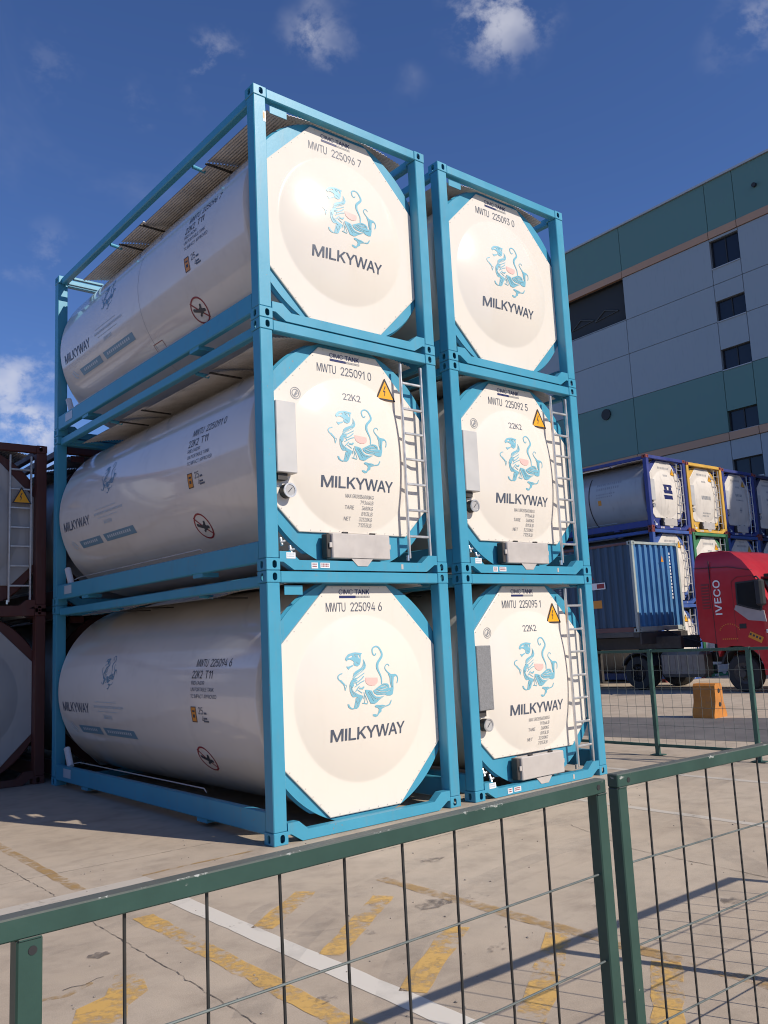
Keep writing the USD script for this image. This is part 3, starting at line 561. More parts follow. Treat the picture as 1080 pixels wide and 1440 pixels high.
        for k, (x0, x1, z0, z1) in enumerate(((0.235, 0.345, 0.118, 0.180), (0.535, 0.615, 0.022, 0.082), (0.645, 0.765, 0.028, 0.082))):
            yy = 0.001 if k else 0.0015
            s = part(t, 'sticker', bx(x0, x1, yy, yy + 0.002, z0, z1), 'sticker')
            for r in range(2):
                zz = z0 + (z1 - z0) * (0.25 + 0.38 * r)
                part(s, 'print', flat_front(join2(*[rect2(x0 + 0.012 + q * (x1 - x0 - 0.024) / 5, x0 + 0.012 + (q + 0.75) * (x1 - x0 - 0.024) / 5, zz, zz + 0.012) for q in range(5)]), yy - 0.0008), 'ink_pale' if k == 0 else 'ink_red')
        part(t, 'rail_tag', bx(1.735, 1.765, 0.001, 0.003, 0.03, 0.085), 'cover_steel')
    if number:
        part(t, 'maker_lettering', cat(on_front(shift(text2d('CIMC', 0.185, 0.050), 0.964, 2.362)), on_front(shift(text2d('TANK', 0.200, 0.050, True), 1.175, 2.362))), 'ink_navy')
        part(t, 'maker_bar', on_front(rect2(0.968, 1.186, 2.322, 2.348)), 'ink_navy')
        part(t, 'maker_bar', on_front(join2(sheet(sbox(1.190, 2.324, 1.378, 2.346).difference(sbox(1.197, 2.329, 1.366, 2.341))), *[rect2(1.202 + 0.02 * q, 1.214 + 0.02 * q, 2.331, 2.339) for q in range(8)])), 'ink_faint')
        part(t, 'owner_lettering', on_front(shift(text2d(number[:4], 0.255, 0.094), 0.790, 2.181)), 'ink_grey'); part(t, 'number_lettering', on_front(shift(text2d(number[5:11], 0.335, 0.094), 1.112, 2.181)), 'ink_grey'); part(t, 'check_digit', on_front(shift(text2d(number[12:], 0.024 if number[12:] == '1' else 0.052, 0.094), 1.490, 2.181)), 'ink_grey')
        part(t, 'name_lettering', on_front(shift(text2d('MILKYWAY', 0.985, 0.120, 'semi'), 0.742, 0.870 if end == 'plain' else 0.893)), 'ink_grey')
        em = part(t, 'emblem', on_front(emblem2d(EMBLEM)), 'ink_emblem')
        part(em, 'emblem_sun', on_front(emblem2d(EMBLEM_SUN)), 'ink_pink')
        if end == 'rear':
            part(t, 'type_lettering', on_front(shift(text2d('22K2', 0.243, 0.078), 1.086, 1.885)), 'ink_grey')
            rows = [('MAX GROSS', '36000KG'), ('', '79366LB'), ('TARE', '3680KG'), ('', '8113LB'), ('NET', '32320KG'), ('', '71253LB')]
            out = []
            for q, (a, b) in enumerate(rows):
                z = 0.795 - q * 0.0600
                if a: out.append(shift(text2d(a, 0.030 * len(a) if len(a) < 6 else 0.205, 0.040), 1.045, z))
                out.append(shift(text2d(b, 0.0265 * len(b), 0.040, align='right'), 1.432, z))
            part(t, 'weight_lettering', on_front(join2(*out)), 'ink_faint')
            ring2 = Point(0.50, 1.888).buffer(0.066, 24).difference(Point(0.50, 1.888).buffer(0.058, 24))
            inner = Point(0.50, 1.888).buffer(0.046, 24).difference(union_all([Point(0.50, 1.888).buffer(0.036, 24)]))
            part(t, 'stamp', on_front(join2(sheet(ring2), sheet(inner), sheet(Polygon([(0.475, 1.86), (0.515, 1.925), (0.525, 1.918), (0.490, 1.855)])), sheet(Polygon([(0.50, 1.86), (0.528, 1.885), (0.52, 1.90), (0.49, 1.872)])))), 'ink_faint')
    if side and number:
        part(t, 'side_name_lettering', on_side(text2d('MILKYWAY', 0.99, 0.125, True), 5.655, 1.075), 'ink_grey')
        v, f = emblem2d(EMBLEM, 0, 0); v = v * [0.62, 0.60]
        part(t, 'side_emblem', on_side((v + [0, 0.235], f), 4.03, 1.285), 'ink_side_blue')
        part(t, 'side_small_print', cat(on_side(rect2(0, 0.70, 0, 0.010), 4.42, 1.223), on_side(rect2(0.03, 0.70, 0, 0.009), 4.40, 1.100), on_side(join2(*[rect2(0.04 * q, 0.04 * q + 0.028, 0, 0.032) for q in range(24)]), 4.47, 1.150), on_side(join2(*[rect2(0.04 * q, 0.04 * q + 0.026, 0, 0.05) for q in range(7)]), 4.19, 1.01)), 'ink_pale')
        para = lambda w, h, s: sheet(Polygon([(0, h), (s, 0), (w, 0), (w - s * 0.6, h)]))
        part(t, 'side_bar', cat(on_side(para(0.80, 0.112, 0.05), 5.22, 0.785), on_side(para(1.02, 0.112, 0.05), 4.34, 0.785)), 'ink_side_blue')
        part(t, 'side_bar_print', cat(*[on_side(join2(*[rect2(0.065 * q, 0.065 * q + 0.042, 0, 0.038) for q in range(k)]), y, 0.825, 0.0045) for y, k in ((5.08, 8), (4.22, 12))]), 'ink_pale')
        part(t, 'side_mark', cat(on_side(sheet(LineString([(0, 0.13), (0.06, 0.05), (0.12, 0.03)]).buffer(0.015)), 5.50, 0.775), on_side(sheet(LineString([(0.05, 0.15), (0.10, 0.10), (0.17, 0.06)]).buffer(0.013)), 5.50, 0.775)), 'ink_pale')
        for nm, tx, tw, ty, tz in (('side_owner_lettering', 'MWTU', 0.255, 1.60, 1.668), ('side_number_lettering', number[5:11], 0.355, 1.285, 1.668), ('side_check_digit', number[12:], 0.024 if number[12:] == '1' else 0.055, 0.885, 1.668), ('side_type_lettering', '22K2', 0.235, 1.655, 1.545), ('side_type_lettering', 'T11', 0.165, 1.36, 1.545)):
            part(t, nm, on_side(text2d(tx, tw, 0.085), ty, tz), 'ink_black')
        for tx, tw, tz in (('RID/ADR', 0.30, 1.478), ('UN PORTABLE TANK', 0.52, 1.408), ('TC IMPACT APPROVED', 0.58, 1.335)): part(t, 'side_approval_lettering', on_side(text2d(tx, tw, 0.040), 1.655, tz), 'ink_grey')
        hz = part(t, 'height_label', on_side(rect2(0, 0.115, 0, 0.170), 1.662, 1.075), 'ink_orange')
        part(hz, 'label_border', on_side(join2(sheet(sbox(0, 0, 0.115, 0.17).difference(sbox(0.009, 0.009, 0.106, 0.161))), rect2(0.03, 0.085, 0.11, 0.13), rect2(0.035, 0.08, 0.05, 0.085)), 1.662, 1.075, 0.004), 'ink_black')
        part(t, 'height_lettering', cat(on_side(text2d('25', 0.105, 0.075), 1.495, 1.165), on_side(text2d('4', 0.05, 0.065), 1.43, 1.085), on_side(join2(rect2(0, 0.06, 0, 0.022), rect2(-0.02, 0.06, -0.055, -0.035), rect2(-0.02, 0.09, -0.085, -0.065)), 1.375, 1.165)), 'ink_grey')
        c0 = Point(0, 0)
        part(t, 'prohibition_sign', on_side(sheet(c0.buffer(0.170, 32).difference(c0.buffer(0.148, 32)).union(LineString([(-0.12, 0.12), (0.12, -0.12)]).buffer(0.010))), 1.675, 0.655), 'ink_red')
        part(t, 'hook_symbol', on_side(sheet(union_all([LineString([(-0.10, 0.03), (-0.02, 0.0), (0.10, -0.02)]).buffer(0.02), Point(0.03, -0.01).buffer(0.042), LineString([(0.06, 0.05), (0.03, 0.0)]).buffer(0.018), LineString([(-0.02, -0.06), (0.04, -0.02)]).buffer(0.014)])), 1.675, 0.655, 0.004), 'ink_black')
        if marks == 'flammable':
            part(t, 'flammable_frame', on_side(sheet(sbox(0, 0, 0.26, 0.16).difference(sbox(0.010, 0.010, 0.25, 0.15))), 3.00, 0.50), 'ink_red')
    return t



# ------------------------------------------------------------------ ground and its markings
n = 64
g = np.array([(x, y) for y in np.concatenate([[-260, -120, -60, -30], np.linspace(-16, 30, 24), [60, 120, 260]]) for x in np.concatenate([[-260, -120, -60, -30], np.linspace(-16, 46, 32), [80, 140, 260]])])
nx = 39; ny = len(g) // nx
F = [(j * nx + i, j * nx + i + 1, (j + 1) * nx + i + 1) for j in range(ny - 1) for i in range(nx - 1)] + [(j * nx + i, (j + 1) * nx + i + 1, (j + 1) * nx + i) for j in range(ny - 1) for i in range(nx - 1)]
struct('ground', trimesh.Trimesh(np.column_stack([g, np.zeros(len(g))]), F, process=False), 'ground')


def decal(name, poly, z, m, edge=None):
    v, f = sheet(poly)
    return struct(name, trimesh.Trimesh(np.column_stack([v, np.full(len(v), z)]), f, process=False), m)


def ragged(x0, y0, x1, y1, w, amp=0.006, step=0.12):
    """A hand-painted stripe with slightly uneven edges."""
    p, q = np.array([x0, y0]), np.array([x1, y1]); L = np.linalg.norm(q - p); d = (q - p) / L; nn = np.array([-d[1], d[0]]); k = max(2, int(L / step))
    a = [p + d * L * i / k + nn * (w / 2 + rng.normal() * amp) for i in range(k + 1)]; b = [p + d * L * i / k - nn * (w / 2 + rng.normal() * amp) for i in range(k + 1)]
    return Polygon(a + b[::-1]).buffer(0)


decal('asphalt_road', Polygon([(8.05, 7.0), (8.35, 2.35), (8.75, 0.45), (9.9, -6.0), (14.2, -6.0), (12.2, 1.55), (11.7, 2.8), (11.1, 4.7), (10.4, 7.0)]), 0.003, 'asphalt')
decal('white_line', ragged(-1.40, -0.06, -1.415, -6.8, 0.160, 0.003), 0.0025, 'paint_white')
decal('white_line', ragged(-6.5, -0.22, -1.28, -0.10, 0.17), 0.004, 'paint_white_old')
decal('white_line', ragged(3.48, -0.6, 3.40, -6.5, 0.11), 0.0025, 'paint_white_old')
decal('white_line', ragged(5.6, -3.5, 5.45, 1.6, 0.12), 0.0025, 'paint_white_old')
decal('yellow_line', ragged(-1.77, 3.2, -1.82, 0.00, 0.10), 0.0025, 'paint_yellow_old')
decal('yellow_line', ragged(-1.765, -1.05, -1.83, -5.8, 0.15, 0.006), 0.0025, 'paint_yellow')
decal('yellow_line', ragged(-1.28, 0.04, -0.20, 0.05, 0.045, 0.01), 0.0025, 'paint_yellow_old')
decal('yellow_line', ragged(-0.02, -1.6, 0.03, -6.5, 0.12, 0.012), 0.004, 'paint_yellow_old')
for a, b in (((-1.32, -1.93), (-0.62, -1.44)), ((-1.30, -2.68), (-0.30, -1.98)), ((-1.32, -3.46), (-0.42, -2.88)), ((-1.24, -4.20), (-0.08, -3.44)), ((-1.20, -4.95), (-0.05, -4.18))):
    decal('yellow_hatching', ragged(*a, *b, 0.16, 0.006), 0.0025, 'paint_yellow')
decal('yellow_arrow', Polygon([(-2.84, -2.62), (-2.70, -2.34), (-2.52, -2.28), (-2.36, -2.02), (-2.25, -2.10), (-2.33, -2.36), (-2.50, -2.48), (-2.58, -2.66), (-2.70, -2.58)]).buffer(0.012), 0.0025, 'paint_yellow')
decal('yellow_arrow', LineString([(-2.84, -2.04), (-2.68, -2.10), (-2.52, -2.02)]).buffer(0.022), 0.0025, 'paint_yellow_old')


def crack(pts, w=0.006, amp=0.02, step=0.05):
    out = []
    for p, q in zip(pts[:-1], pts[1:]):
        p, q = np.array(p, float), np.array(q, float); k = max(2, int(np.linalg.norm(q - p) / step))
        for i in range(k): out.append(p + (q - p) * i / k + rng.normal(size=2) * amp * 0.4)
    out.append(np.array(pts[-1], float)); out = np.array(out)
    segs = [LineString([a, b]).buffer(w * rng.uniform(0.3, 1.2)) for a, b in zip(out[:-1], out[1:])]
    return union_all(segs)


decal('pavement_crack', crack([(-2.0, 3.5), (-2.02, 0.0), (-2.07, -0.95), (-2.10, -2.69), (-2.13, -3.3), (-2.2, -5.5)], 0.0032, 0.014), 0.0035, 'crack')
decal('pavement_crack', crack([(2.40, -1.55), (1.98, -2.545), (1.93, -3.115), (1.80, -4.8)], 0.004, 0.01), 0.0035, 'crack')
decal('pavement_crack', crack([(-2.66, -2.02), (-2.42, -1.98)], 0.004, 0.02), 0.0045, 'crack')
decal('pavement_crack', crack([(-6.5, 0.6), (-2.0, 0.72), (-0.3, 0.66)], 0.003, 0.01), 0.0035, 'crack')
decal('pavement_crack', crack([(0.2, -0.9), (3.2, -0.86), (9.0, -0.75)], 0.003, 0.01), 0.0035, 'crack')
for x, y, r in ((-0.52, -3.35, 0.06), (-0.2, -2.4, 0.10), (0.15, -2.5, 0.07), (-0.45, -2.1, 0.05), (-1.7, -3.2, 0.05), (-0.95, -1.7, 0.07), (0.55, -3.3, 0.05), (0.95, -2.9, 0.06), (1.2, -3.9, 0.07), (-2.3, -1.6, 0.05), (0.6, -1.5, 0.09), (-0.85, -2.55, 0.05)):
    pts = [(x + r * rng.uniform(0.5, 1.4) * math.cos(t) * 1.3, y + r * rng.uniform(0.4, 1.1) * math.sin(t)) for t in np.linspace(0, 2 * math.pi, 14, endpoint=False)]
    decal('pavement_stain', Polygon(pts).buffer(0.01), 0.005, 'stain')

for cx_, cy_, r_, a0_, a1_, w_ in ((1.6, -6.2, 4.1, 1.4, 2.6, 0.20), (1.75, -6.3, 5.0, 1.3, 2.45, 0.20), (-3.5, 3.2, 4.6, -1.5, -0.5, 0.18), (6.0, -6.0, 4.6, 1.6, 2.9, 0.22), (-0.9, -1.95, 0.42, 0.2, 5.2, 0.10)):
    decal('tyre_mark', LineString([(cx_ + r_ * math.cos(t), cy_ + r_ * math.sin(t)) for t in np.linspace(a0_, a1_, 40)]).buffer(w_ / 2, cap_style=2), 0.0052 + 0.0006 * (cx_ > 1.7), 'tyre_mark')
gr_ = []
for k in range(170):
    x, y, s = rng.uniform(-3.4, 4.5), rng.uniform(-4.9, 1.0), rng.uniform(0.003, 0.011)
    g1 = trimesh.creation.icosahedron(); g1.vertices *= [s, s * rng.uniform(0.6, 1), s * 0.6]; g1.apply_transform(trimesh.transformations.rotation_matrix(rng.uniform(0, 6), [0, 0, 1])); g1.apply_translation([x, y, s * 0.35]); gr_.append(g1)
gp = usdkit.mesh(stage, path_for(None, 'grit'), cat(*gr_), M['stone_grit']); tag(gp.GetPrim(), 'small grit and crumbs of stone scattered over the concrete yard', 'grit', None, 'stuff')

# ------------------------------------------------------------------ warehouse behind
BA = math.radians(86.56)
b = thing('warehouse', 'tall slab-sided warehouse with teal, slate and terracotta wall bands behind the container stacks', 'building', (37.17, 0, 0), BA - math.pi / 2)
S0, S1, DEP = -46.0, 70.0, 40.0       # local y runs along the facade, local x goes into the building
KB = 1.0292; fs = lambda s: -9.76 + (s + 9.69) * KB; fz = lambda z: max(0.0, 1.871 + (z - 1.871) * KB) if z > 0 else 0.0
VJ = [S0, -30.0, -16.15, -14.52, -1.5, -0.0, 13.13, 14.76, 20.42, 28.4, 41.0, 55.0, S1]
ZJ = [(0.0, 4.2, 'slate'), (4.2, 8.6, 'slate'), (8.6, 11.02, 'slate'), (11.02, 11.45, 'terracotta'), (11.45, 14.70, 'teal'), (14.70, 17.30, 'slate'), (17.30, 19.30, 'slate'), (19.30, 21.83, 'slate'), (21.83, 22.25, 'terracotta'), (22.25, 24.93, 'teal')]
OPEN = [(VJ[k], VJ[k + 1], z0, z1) for k in (2, 6) for z0, z1 in ((5.2, 6.3), (9.0, 10.02), (11.46, 12.55), (14.71, 15.80), (17.31, 18.40), (20.18, 21.70))] + [(20.42, 28.4, 19.36, 21.82)]
VJ = [fs(s) for s in VJ]; S0, S1 = VJ[0], VJ[-1]; ZJ = [(fz(p), fz(q), m) for p, q, m in ZJ]; OPEN = [(fs(p), fs(q), fz(r), fz(s)) for p, q, r, s in OPEN]; HB = ZJ[-1][1]
part(b, 'inner_wall', bx(0.45, 0.55, S0, S1, 0, HB - 0.33), 'inner_wall')
part(b, 'end_wall', bx(0.56, DEP, S0, S0 + 0.3, 0, HB - 0.33), 'slate'); part(b, 'end_wall', bx(0.56, DEP, S1 - 0.3, S1, 0, HB - 0.33), 'slate')
part(b, 'back_wall', bx(DEP - 0.3, DEP, S0 + 0.31, S1 - 0.31, 0, HB - 0.33), 'slate')
part(b, 'roof', bx(0.56, DEP, S0, S1, HB - 0.32, HB - 0.13), 'parapet')
for k in range(len(VJ) - 1):
    y0, y1 = VJ[k], VJ[k + 1]
    for z0, z1, m in ZJ:
        cell = sbox(y0 + 0.016, z0 + 0.016, y1 - 0.016, z1 - 0.012)
        for (a0, a1, c0, c1) in OPEN:
            cell = cell.difference(sbox(a0 - 0.001, c0, a1 + 0.001, c1)) if a1 - a0 > 5 else cell.difference(sbox(a0, c0, a1, c1))
        if cell.area < 0.02: continue
        for g_ in getattr(cell, 'geoms', [cell]): part(b, 'wall_panel', prism_yz(g_, -0.06 if m == 'terracotta' else 0.0, 0.16), m)
part(b, 'joint_backing', prism_yz(sbox(S0, 0, S1, HB - 0.33).difference(union_all([sbox(a0, c0, a1, c1) for a0, a1, c0, c1 in OPEN])), 0.163, 0.20), 'inner_wall')
part(b, 'parapet_cap', bx(-0.10, 0.62, S0, S1, HB + 0.005, HB + 0.12), 'parapet')
for (a0, a1, c0, c1) in OPEN:
    if a1 - a0 < 5:
        w = part(b, 'window', bx(0.21, 0.23, a0, a1, c0, c1), 'window_glass')
        fr = sbox(a0, c0, a1, c1).difference(sbox(a0 + 0.05, c0 + 0.05, a1 - 0.05, c1 - 0.05)).union(sbox((a0 + a1) / 2 - 0.025, c0, (a0 + a1) / 2 + 0.025, c1))
        part(w, 'frame', prism_yz(fr, 0.165, 0.209), 'dark')
    else:
        for q in range(4):
            yy = a0 + 0.8 + q * 1.9
            part(b, 'roof_truss', cat(tube((0.41, yy, c0 + 0.9), (0.41, yy + 1.0, c0 + 1.25), 0.035), tube((0.41, yy + 1.0, c0 + 1.25), (0.41, yy + 1.8, c0 + 0.75), 0.035), tube((0.41, yy, c0 + 0.9), (0.41, yy + 1.8, c0 + 0.75), 0.025)), 'truss')
for (a0, a1, c0, c1) in OPEN:
    if a1 - a0 < 5: part(b, 'window_sill', bx(-0.04, 0.15, a0 + 0.01, a1 - 0.01, c0 - 0.05, c0 - 0.001), 'parapet')
for s_ in (fs(3.0), fs(31.0)): part(b, 'downpipe', cat(tube((-0.10, s_, 0.1), (-0.10, s_, HB - 0.1), 0.06, 10), *[bx(-0.14, -0.001, s_ - 0.09, s_ + 0.09, z, z + 0.05) for z in (3, 8, 13, 18, 23)]), 'parapet')
part(b, 'wall_vent', cyl((-0.03, fs(22.38), fz(14.2)), 'x', 0.33, 0.10, 28), 'inner_wall', 40)
part(b, 'wall_lamp', cyl((-0.06, fs(11.95), fz(23.57)), 'x', 0.12, 0.16, 16), 'dark', 40)

nb = thing('depot_building', 'long dark depot building across the yard, mirrored in the glossy white tank flanks', 'building', (-22.0, 0, 0))
part(nb, 'wall', bx(-14.0, -0.11, -22.0, 58.0, 0.0, 12.4), 'depot_wall')
for q in range(20):
    y = -21.9 + q * 4.0
    part(nb, 'wall_panel', bx(-0.105, 0.0, y, y + 3.9, 6.2, 10.0), 'depot_white' if q % 7 in (2, 3) else 'depot_wall')
    part(nb, 'wall_panel', bx(-0.105, 0.0, y, y + 3.9, 10.1, 12.3), 'depot_wall')
    if q % 4 == 1: part(nb, 'gate', bx(-0.105, 0.0, y + 0.2, y + 3.7, 0.1, 5.4), 'inner_wall')
    else: part(nb, 'wall_panel', bx(-0.105, -0.02, y, y + 3.9, 0.1, 6.1), 'depot_wall')
part(nb, 'eaves_band', bx(-14.1, 0.1, -22.1, 58.1, 12.41, 12.9), 'terracotta')

# ------------------------------------------------------------------ the six tank containers in front
GAP = 2.664
G6 = 'white tanks in light blue frames stacked three high'
tank_container('white tank MWTU 225094 6 in light blue frame, bottom of the left stack', (0, 0, 0), 'plain', number='MWTU 225094 6', group=G6)
tank_container('white tank MWTU 225091 0 with ladder, light blue frame, middle of the left stack', (0, 0, STEP), 'rear', number='MWTU 225091 0', group=G6)
tank_container('white tank MWTU 225096 7 in light blue frame, top of the left stack', (0, 0, 2 * STEP), 'plain', number='MWTU 225096 7', group=G6, marks='flammable')
tank_container('white tank MWTU 225095 1 with ladder and dark grey box, bottom of the right stack', (GAP, 0, 0), 'rear', number='MWTU 225095 1', group=G6, box='box_dark')
tank_container('white tank MWTU 225092 5 with ladder, light blue frame, middle of the right stack', (GAP, 0, STEP), 'rear', number='MWTU 225092 5', group=G6)
tank_container('white tank MWTU 225093 0 in light blue frame, top of the right stack', (GAP, 0, 2 * STEP), 'plain', number='MWTU 225093 0', group=G6)
for pth, (x0, x1, z0, z1) in (('/World/tank_container_002', (0.112, 0.150, 2.19, 2.31)),):
    sp = part(pth, 'worn_label', bx(x0, x1, 0.0012, 0.0028, z0, z1), 'sticker'); part(sp, 'print', flat_front(rect2(x0 + 0.004, x1 - 0.016, z0 + 0.03, z1 - 0.02), 0.0005), 'ink_orange')
# the pair in brown frames at the left edge
tank_container('grey tank in brown frame without ladder, lower one at the left edge', (-2.44, 6.34, 0), 'plain', 'frame_brown', 'old_grey', 'old_grey', group='tanks in brown frames')
tank_container('grey tank in brown frame with ladder and yellow triangle, upper one at the left edge', (-2.44, 6.34, STEP - 0.07), 'rear', 'frame_brown', 'old_grey', 'old_grey', sign=(0.33, -0.32, 0.010), group='tanks in brown frames')

for k, lb in enumerate(('grey tank in dark brown frame seen in the slit behind the lower left blue frame', 'grey tank in dark brown frame behind the far post of the middle left tank')):
    tank_container(lb, (0.16, 6.36, k * (STEP - 0.03)), 'plain', 'frame_brown', 'old_grey', 'old_grey', group='tanks in brown frames')

# far stacks in front of the warehouse
BG = [(21.40, 9.62), (24.08, 9.72), (26.68, 9.80), (29.30, 9.88)]
rows = [[('frame_mid_blue', 'old_white', 'blue framed tank mostly hidden behind the truck, bottom of the first far stack'), ('frame_mid_blue', 'old_white', 'white tank in mid blue frame between blue container and red cab'), ('frame_navy', 'old_white', 'white tank in navy frame with blue striped badge, top of the first far stack')],
        [('frame_green', 'old_white', 'green framed tank hidden behind the red cab, bottom of the second far stack'), ('frame_green', 'old_white', 'cream tank in green frame just above the red cab roof'), ('frame_yellow', 'old_white', 'cream tank in yellow frame, top of the second far stack')],
        [('frame_mid_blue', 'old_white', 'blue framed tank hidden behind the cab, bottom of the third far stack'), ('frame_mid_blue', 'old_white', 'shaded white tank in blue frame behind the cab roof, middle of the third far stack'), ('frame_navy', 'old_white', 'half shaded white tank in navy frame right of the yellow one')],
        [('frame_dark_navy', 'old_white', 'dark framed tank hidden behind the cab, bottom of the last far stack'), ('frame_dark_navy', 'old_white', 'dark framed tank at the right edge, middle of the last far stack'), ('frame_dark_navy', 'old_white', 'shaded tank in dark navy frame at the right edge, top of the last far stack')]]
for i, (x, y) in enumerate(BG):
    for k in range(3):
        fr, cv, lb = rows[i][k]
        t = tank_container(lb, (x, y, k * STEP), 'rear', fr, 'old_grey', cv, group='tank containers stacked three high before the warehouse', side=False, cast='casting_red' if fr != 'frame_green' else None)
        if k == 0: continue
        strokes = lambda x0, z0, nn, w, h, gap: join2(*[rect2(x0 + q * (w + gap), x0 + q * (w + gap) + w * rng.uniform(0.6, 1), z0, z0 + h) for q in range(nn)])
        part(t, 'number_marks', on_front(join2(strokes(0.85, 2.17, 9, 0.05, 0.075, 0.028), strokes(1.08, 1.90, 4, 0.05, 0.07, 0.02), strokes(1.0, 2.35, 6, 0.05, 0.04, 0.02))), 'ink_faint')
        if i == 0 and k == 2:
            para = [Polygon([(0.98, z0), (1.46 + 0.04, z0), (1.46, z1), (0.94, z1)]) for z0, z1 in ((1.52, 1.60), (1.28, 1.40), (1.08, 1.22))]
            part(t, 'badge', on_front(join2(*[sheet(p) for p in para], rect2(0.99, 1.14, 1.405, 1.515), rect2(1.24, 1.42, 1.405, 1.515))), 'ink_navy')
        elif i == 1:
            part(t, 'badge', on_front(join2(strokes(0.9, 1.25, 7, 0.07, 0.14, 0.02), strokes(0.95, 0.72, 6, 0.06, 0.05, 0.03), strokes(0.95, 0.62, 5, 0.06, 0.05, 0.03))), 'ink_faint')
        else:
            part(t, 'badge', on_front(join2(strokes(0.95, 1.55, 5, 0.08, 0.10, 0.02), strokes(0.95, 1.38, 6, 0.07, 0.05, 0.02), rect2(1.12, 1.30, 0.98, 1.04), rect2(1.18, 1.24, 0.90, 1.12))), 'ink_faint')
        if i == 0:
            part(t, 'side_marks', cat(*[on_side(strokes(0, 0, nn, 0.07, h, 0.02), y0, z0) for y0, z0, nn, h in ((2.2, 1.78, 12, 0.09), (2.2, 1.62, 11, 0.09), (2.2, 1.44, 9, 0.05), (2.2, 1.34, 8, 0.05))]), 'ink_faint')
            part(t, 'height_label', on_side(rect2(0, 0.14, 0, 0.18), 2.15, 1.08), 'ink_orange')
            c0 = Point(0, 0); part(t, 'prohibition_sign', on_side(sheet(c0.buffer(0.19).difference(c0.buffer(0.16)).union(LineString([(-0.12, 0.1), (0.12, -0.1)]).buffer(0.02))), 4.9, 0.62), 'ink_red')
            part(t, 'tank_band', on_side(rect2(0, 0.045, -1.15, 0.95), 2.55, 1.25, 0.006), 'steel_dark')

# ------------------------------------------------------------------ truck: trailer, its container, and the red tractor
TX, TY, TA = 17.87, 8.09, -0.030
sc = thing('shipping_container', 'blue corrugated shipping container on the semi-trailer behind the red cab', 'container', (TX, TY, 1.72), TA)
W_, L_, H_ = 2.40, 12.19, 2.74


def corrugated(u0, u1, z0, z1, pitch, depth, flat=0.36):
    """Trapezoid corrugation profile: (u, d) points swept from z0 to z1; d runs into the wall."""
    pts = []; k = max(1, round((u1 - u0) / pitch)); p = (u1 - u0) / k
    for i in range(k): pts += [(u0 + i * p, 0), (u0 + (i + flat) * p, 0), (u0 + (i + 0.5) * p, depth), (u0 + (i + 0.5 + flat) * p, depth)]
    pts.append((u1, 0)); return np.array(pts)


def swept(pts, z0, z1, fn):
    n = len(pts); V = np.array([fn(u, d, z) for z in (z0, z1) for u, d in pts]); F = [(i, i + 1, n + i + 1) for i in range(n - 1)] + [(i, n + i + 1, n + i) for i in range(n - 1)]
    return trimesh.Trimesh(V, F, process=False)


part(sc, 'front_wall', swept(corrugated(0.10, W_ - 0.10, 0, 1, 0.27, 0.075, 0.40), 0.16, H_ - 0.10, lambda u, d, z: (u, 0.03 + d, z)), 'box_blue')
for s, (xo, sg) in enumerate(((0.012, 1), (W_ - 0.012, -1))):
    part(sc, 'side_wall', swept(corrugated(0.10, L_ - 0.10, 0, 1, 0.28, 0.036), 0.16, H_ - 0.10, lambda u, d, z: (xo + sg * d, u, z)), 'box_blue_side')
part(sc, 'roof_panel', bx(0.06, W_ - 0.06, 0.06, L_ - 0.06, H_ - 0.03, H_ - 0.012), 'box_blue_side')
part(sc, 'floor', bx(0.06, W_ - 0.06, 0.10, L_ - 0.10, 0.05, 0.155), 'steel_dark')
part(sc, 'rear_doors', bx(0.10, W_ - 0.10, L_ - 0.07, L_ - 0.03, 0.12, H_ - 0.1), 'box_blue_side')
for x0, x1 in ((0.0, 0.098), (W_ - 0.098, W_)):
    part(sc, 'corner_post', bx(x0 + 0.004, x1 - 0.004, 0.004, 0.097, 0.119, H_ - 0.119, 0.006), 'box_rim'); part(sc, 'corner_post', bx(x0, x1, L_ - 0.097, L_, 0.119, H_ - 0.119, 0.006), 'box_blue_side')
for z0, z1 in ((0.02, 0.158), (H_ - 0.098, H_ - 0.02)): part(sc, 'end_rail', bx(0.163, W_ - 0.163, 0.006, 0.075, z0, z1, 0.006), 'box_rim')
for x0, x1 in ((0.004, 0.07), (W_ - 0.07, W_ - 0.004)):
    part(sc, 'top_rail', bx(x0, x1, 0.18, L_ - 0.18, H_ - 0.098, H_ - 0.03, 0.006), 'box_red'); part(sc, 'bottom_rail', bx(x0, x1, 0.18, L_ - 0.18, 0.02, 0.158, 0.006), 'box_red')
for sx in (-1, 1):
    for sy in (-1, 1):
        for z in (0.0, H_ - 0.118): part(sc, 'corner_casting', casting(W_ if sx > 0 else 0, L_ if sy > 0 else 0, z, sx, sy), 'box_rim' if sy < 0 else 'box_red')
mk = lambda vf, x=-0.0: trimesh.Trimesh(np.column_stack([np.full(len(vf[0]), 0.009 + x), -vf[0][:, 0], vf[0][:, 1]]), vf[1], process=False)
part(sc, 'placard', mk(rect2(-1.75, -1.10, 1.36, 1.56)), 'ink_white'); part(sc, 'placard', mk(rect2(-1.42, -1.14, 1.39, 1.53), -0.002), 'ink_red')
part(sc, 'placard', mk(rect2(-1.62, -1.28, 0.78, 1.02)), 'ink_orange')
part(sc, 'hazard_mark', mk(sheet(Polygon([(-2.30, 1.66), (-2.02, 1.66), (-2.16, 1.86)]))), 'ink_faint'); part(sc, 'hazard_mark', mk(sheet(Polygon([(-1.72, 1.68), (-1.52, 1.68), (-1.62, 1.82)]))), 'ink_red')
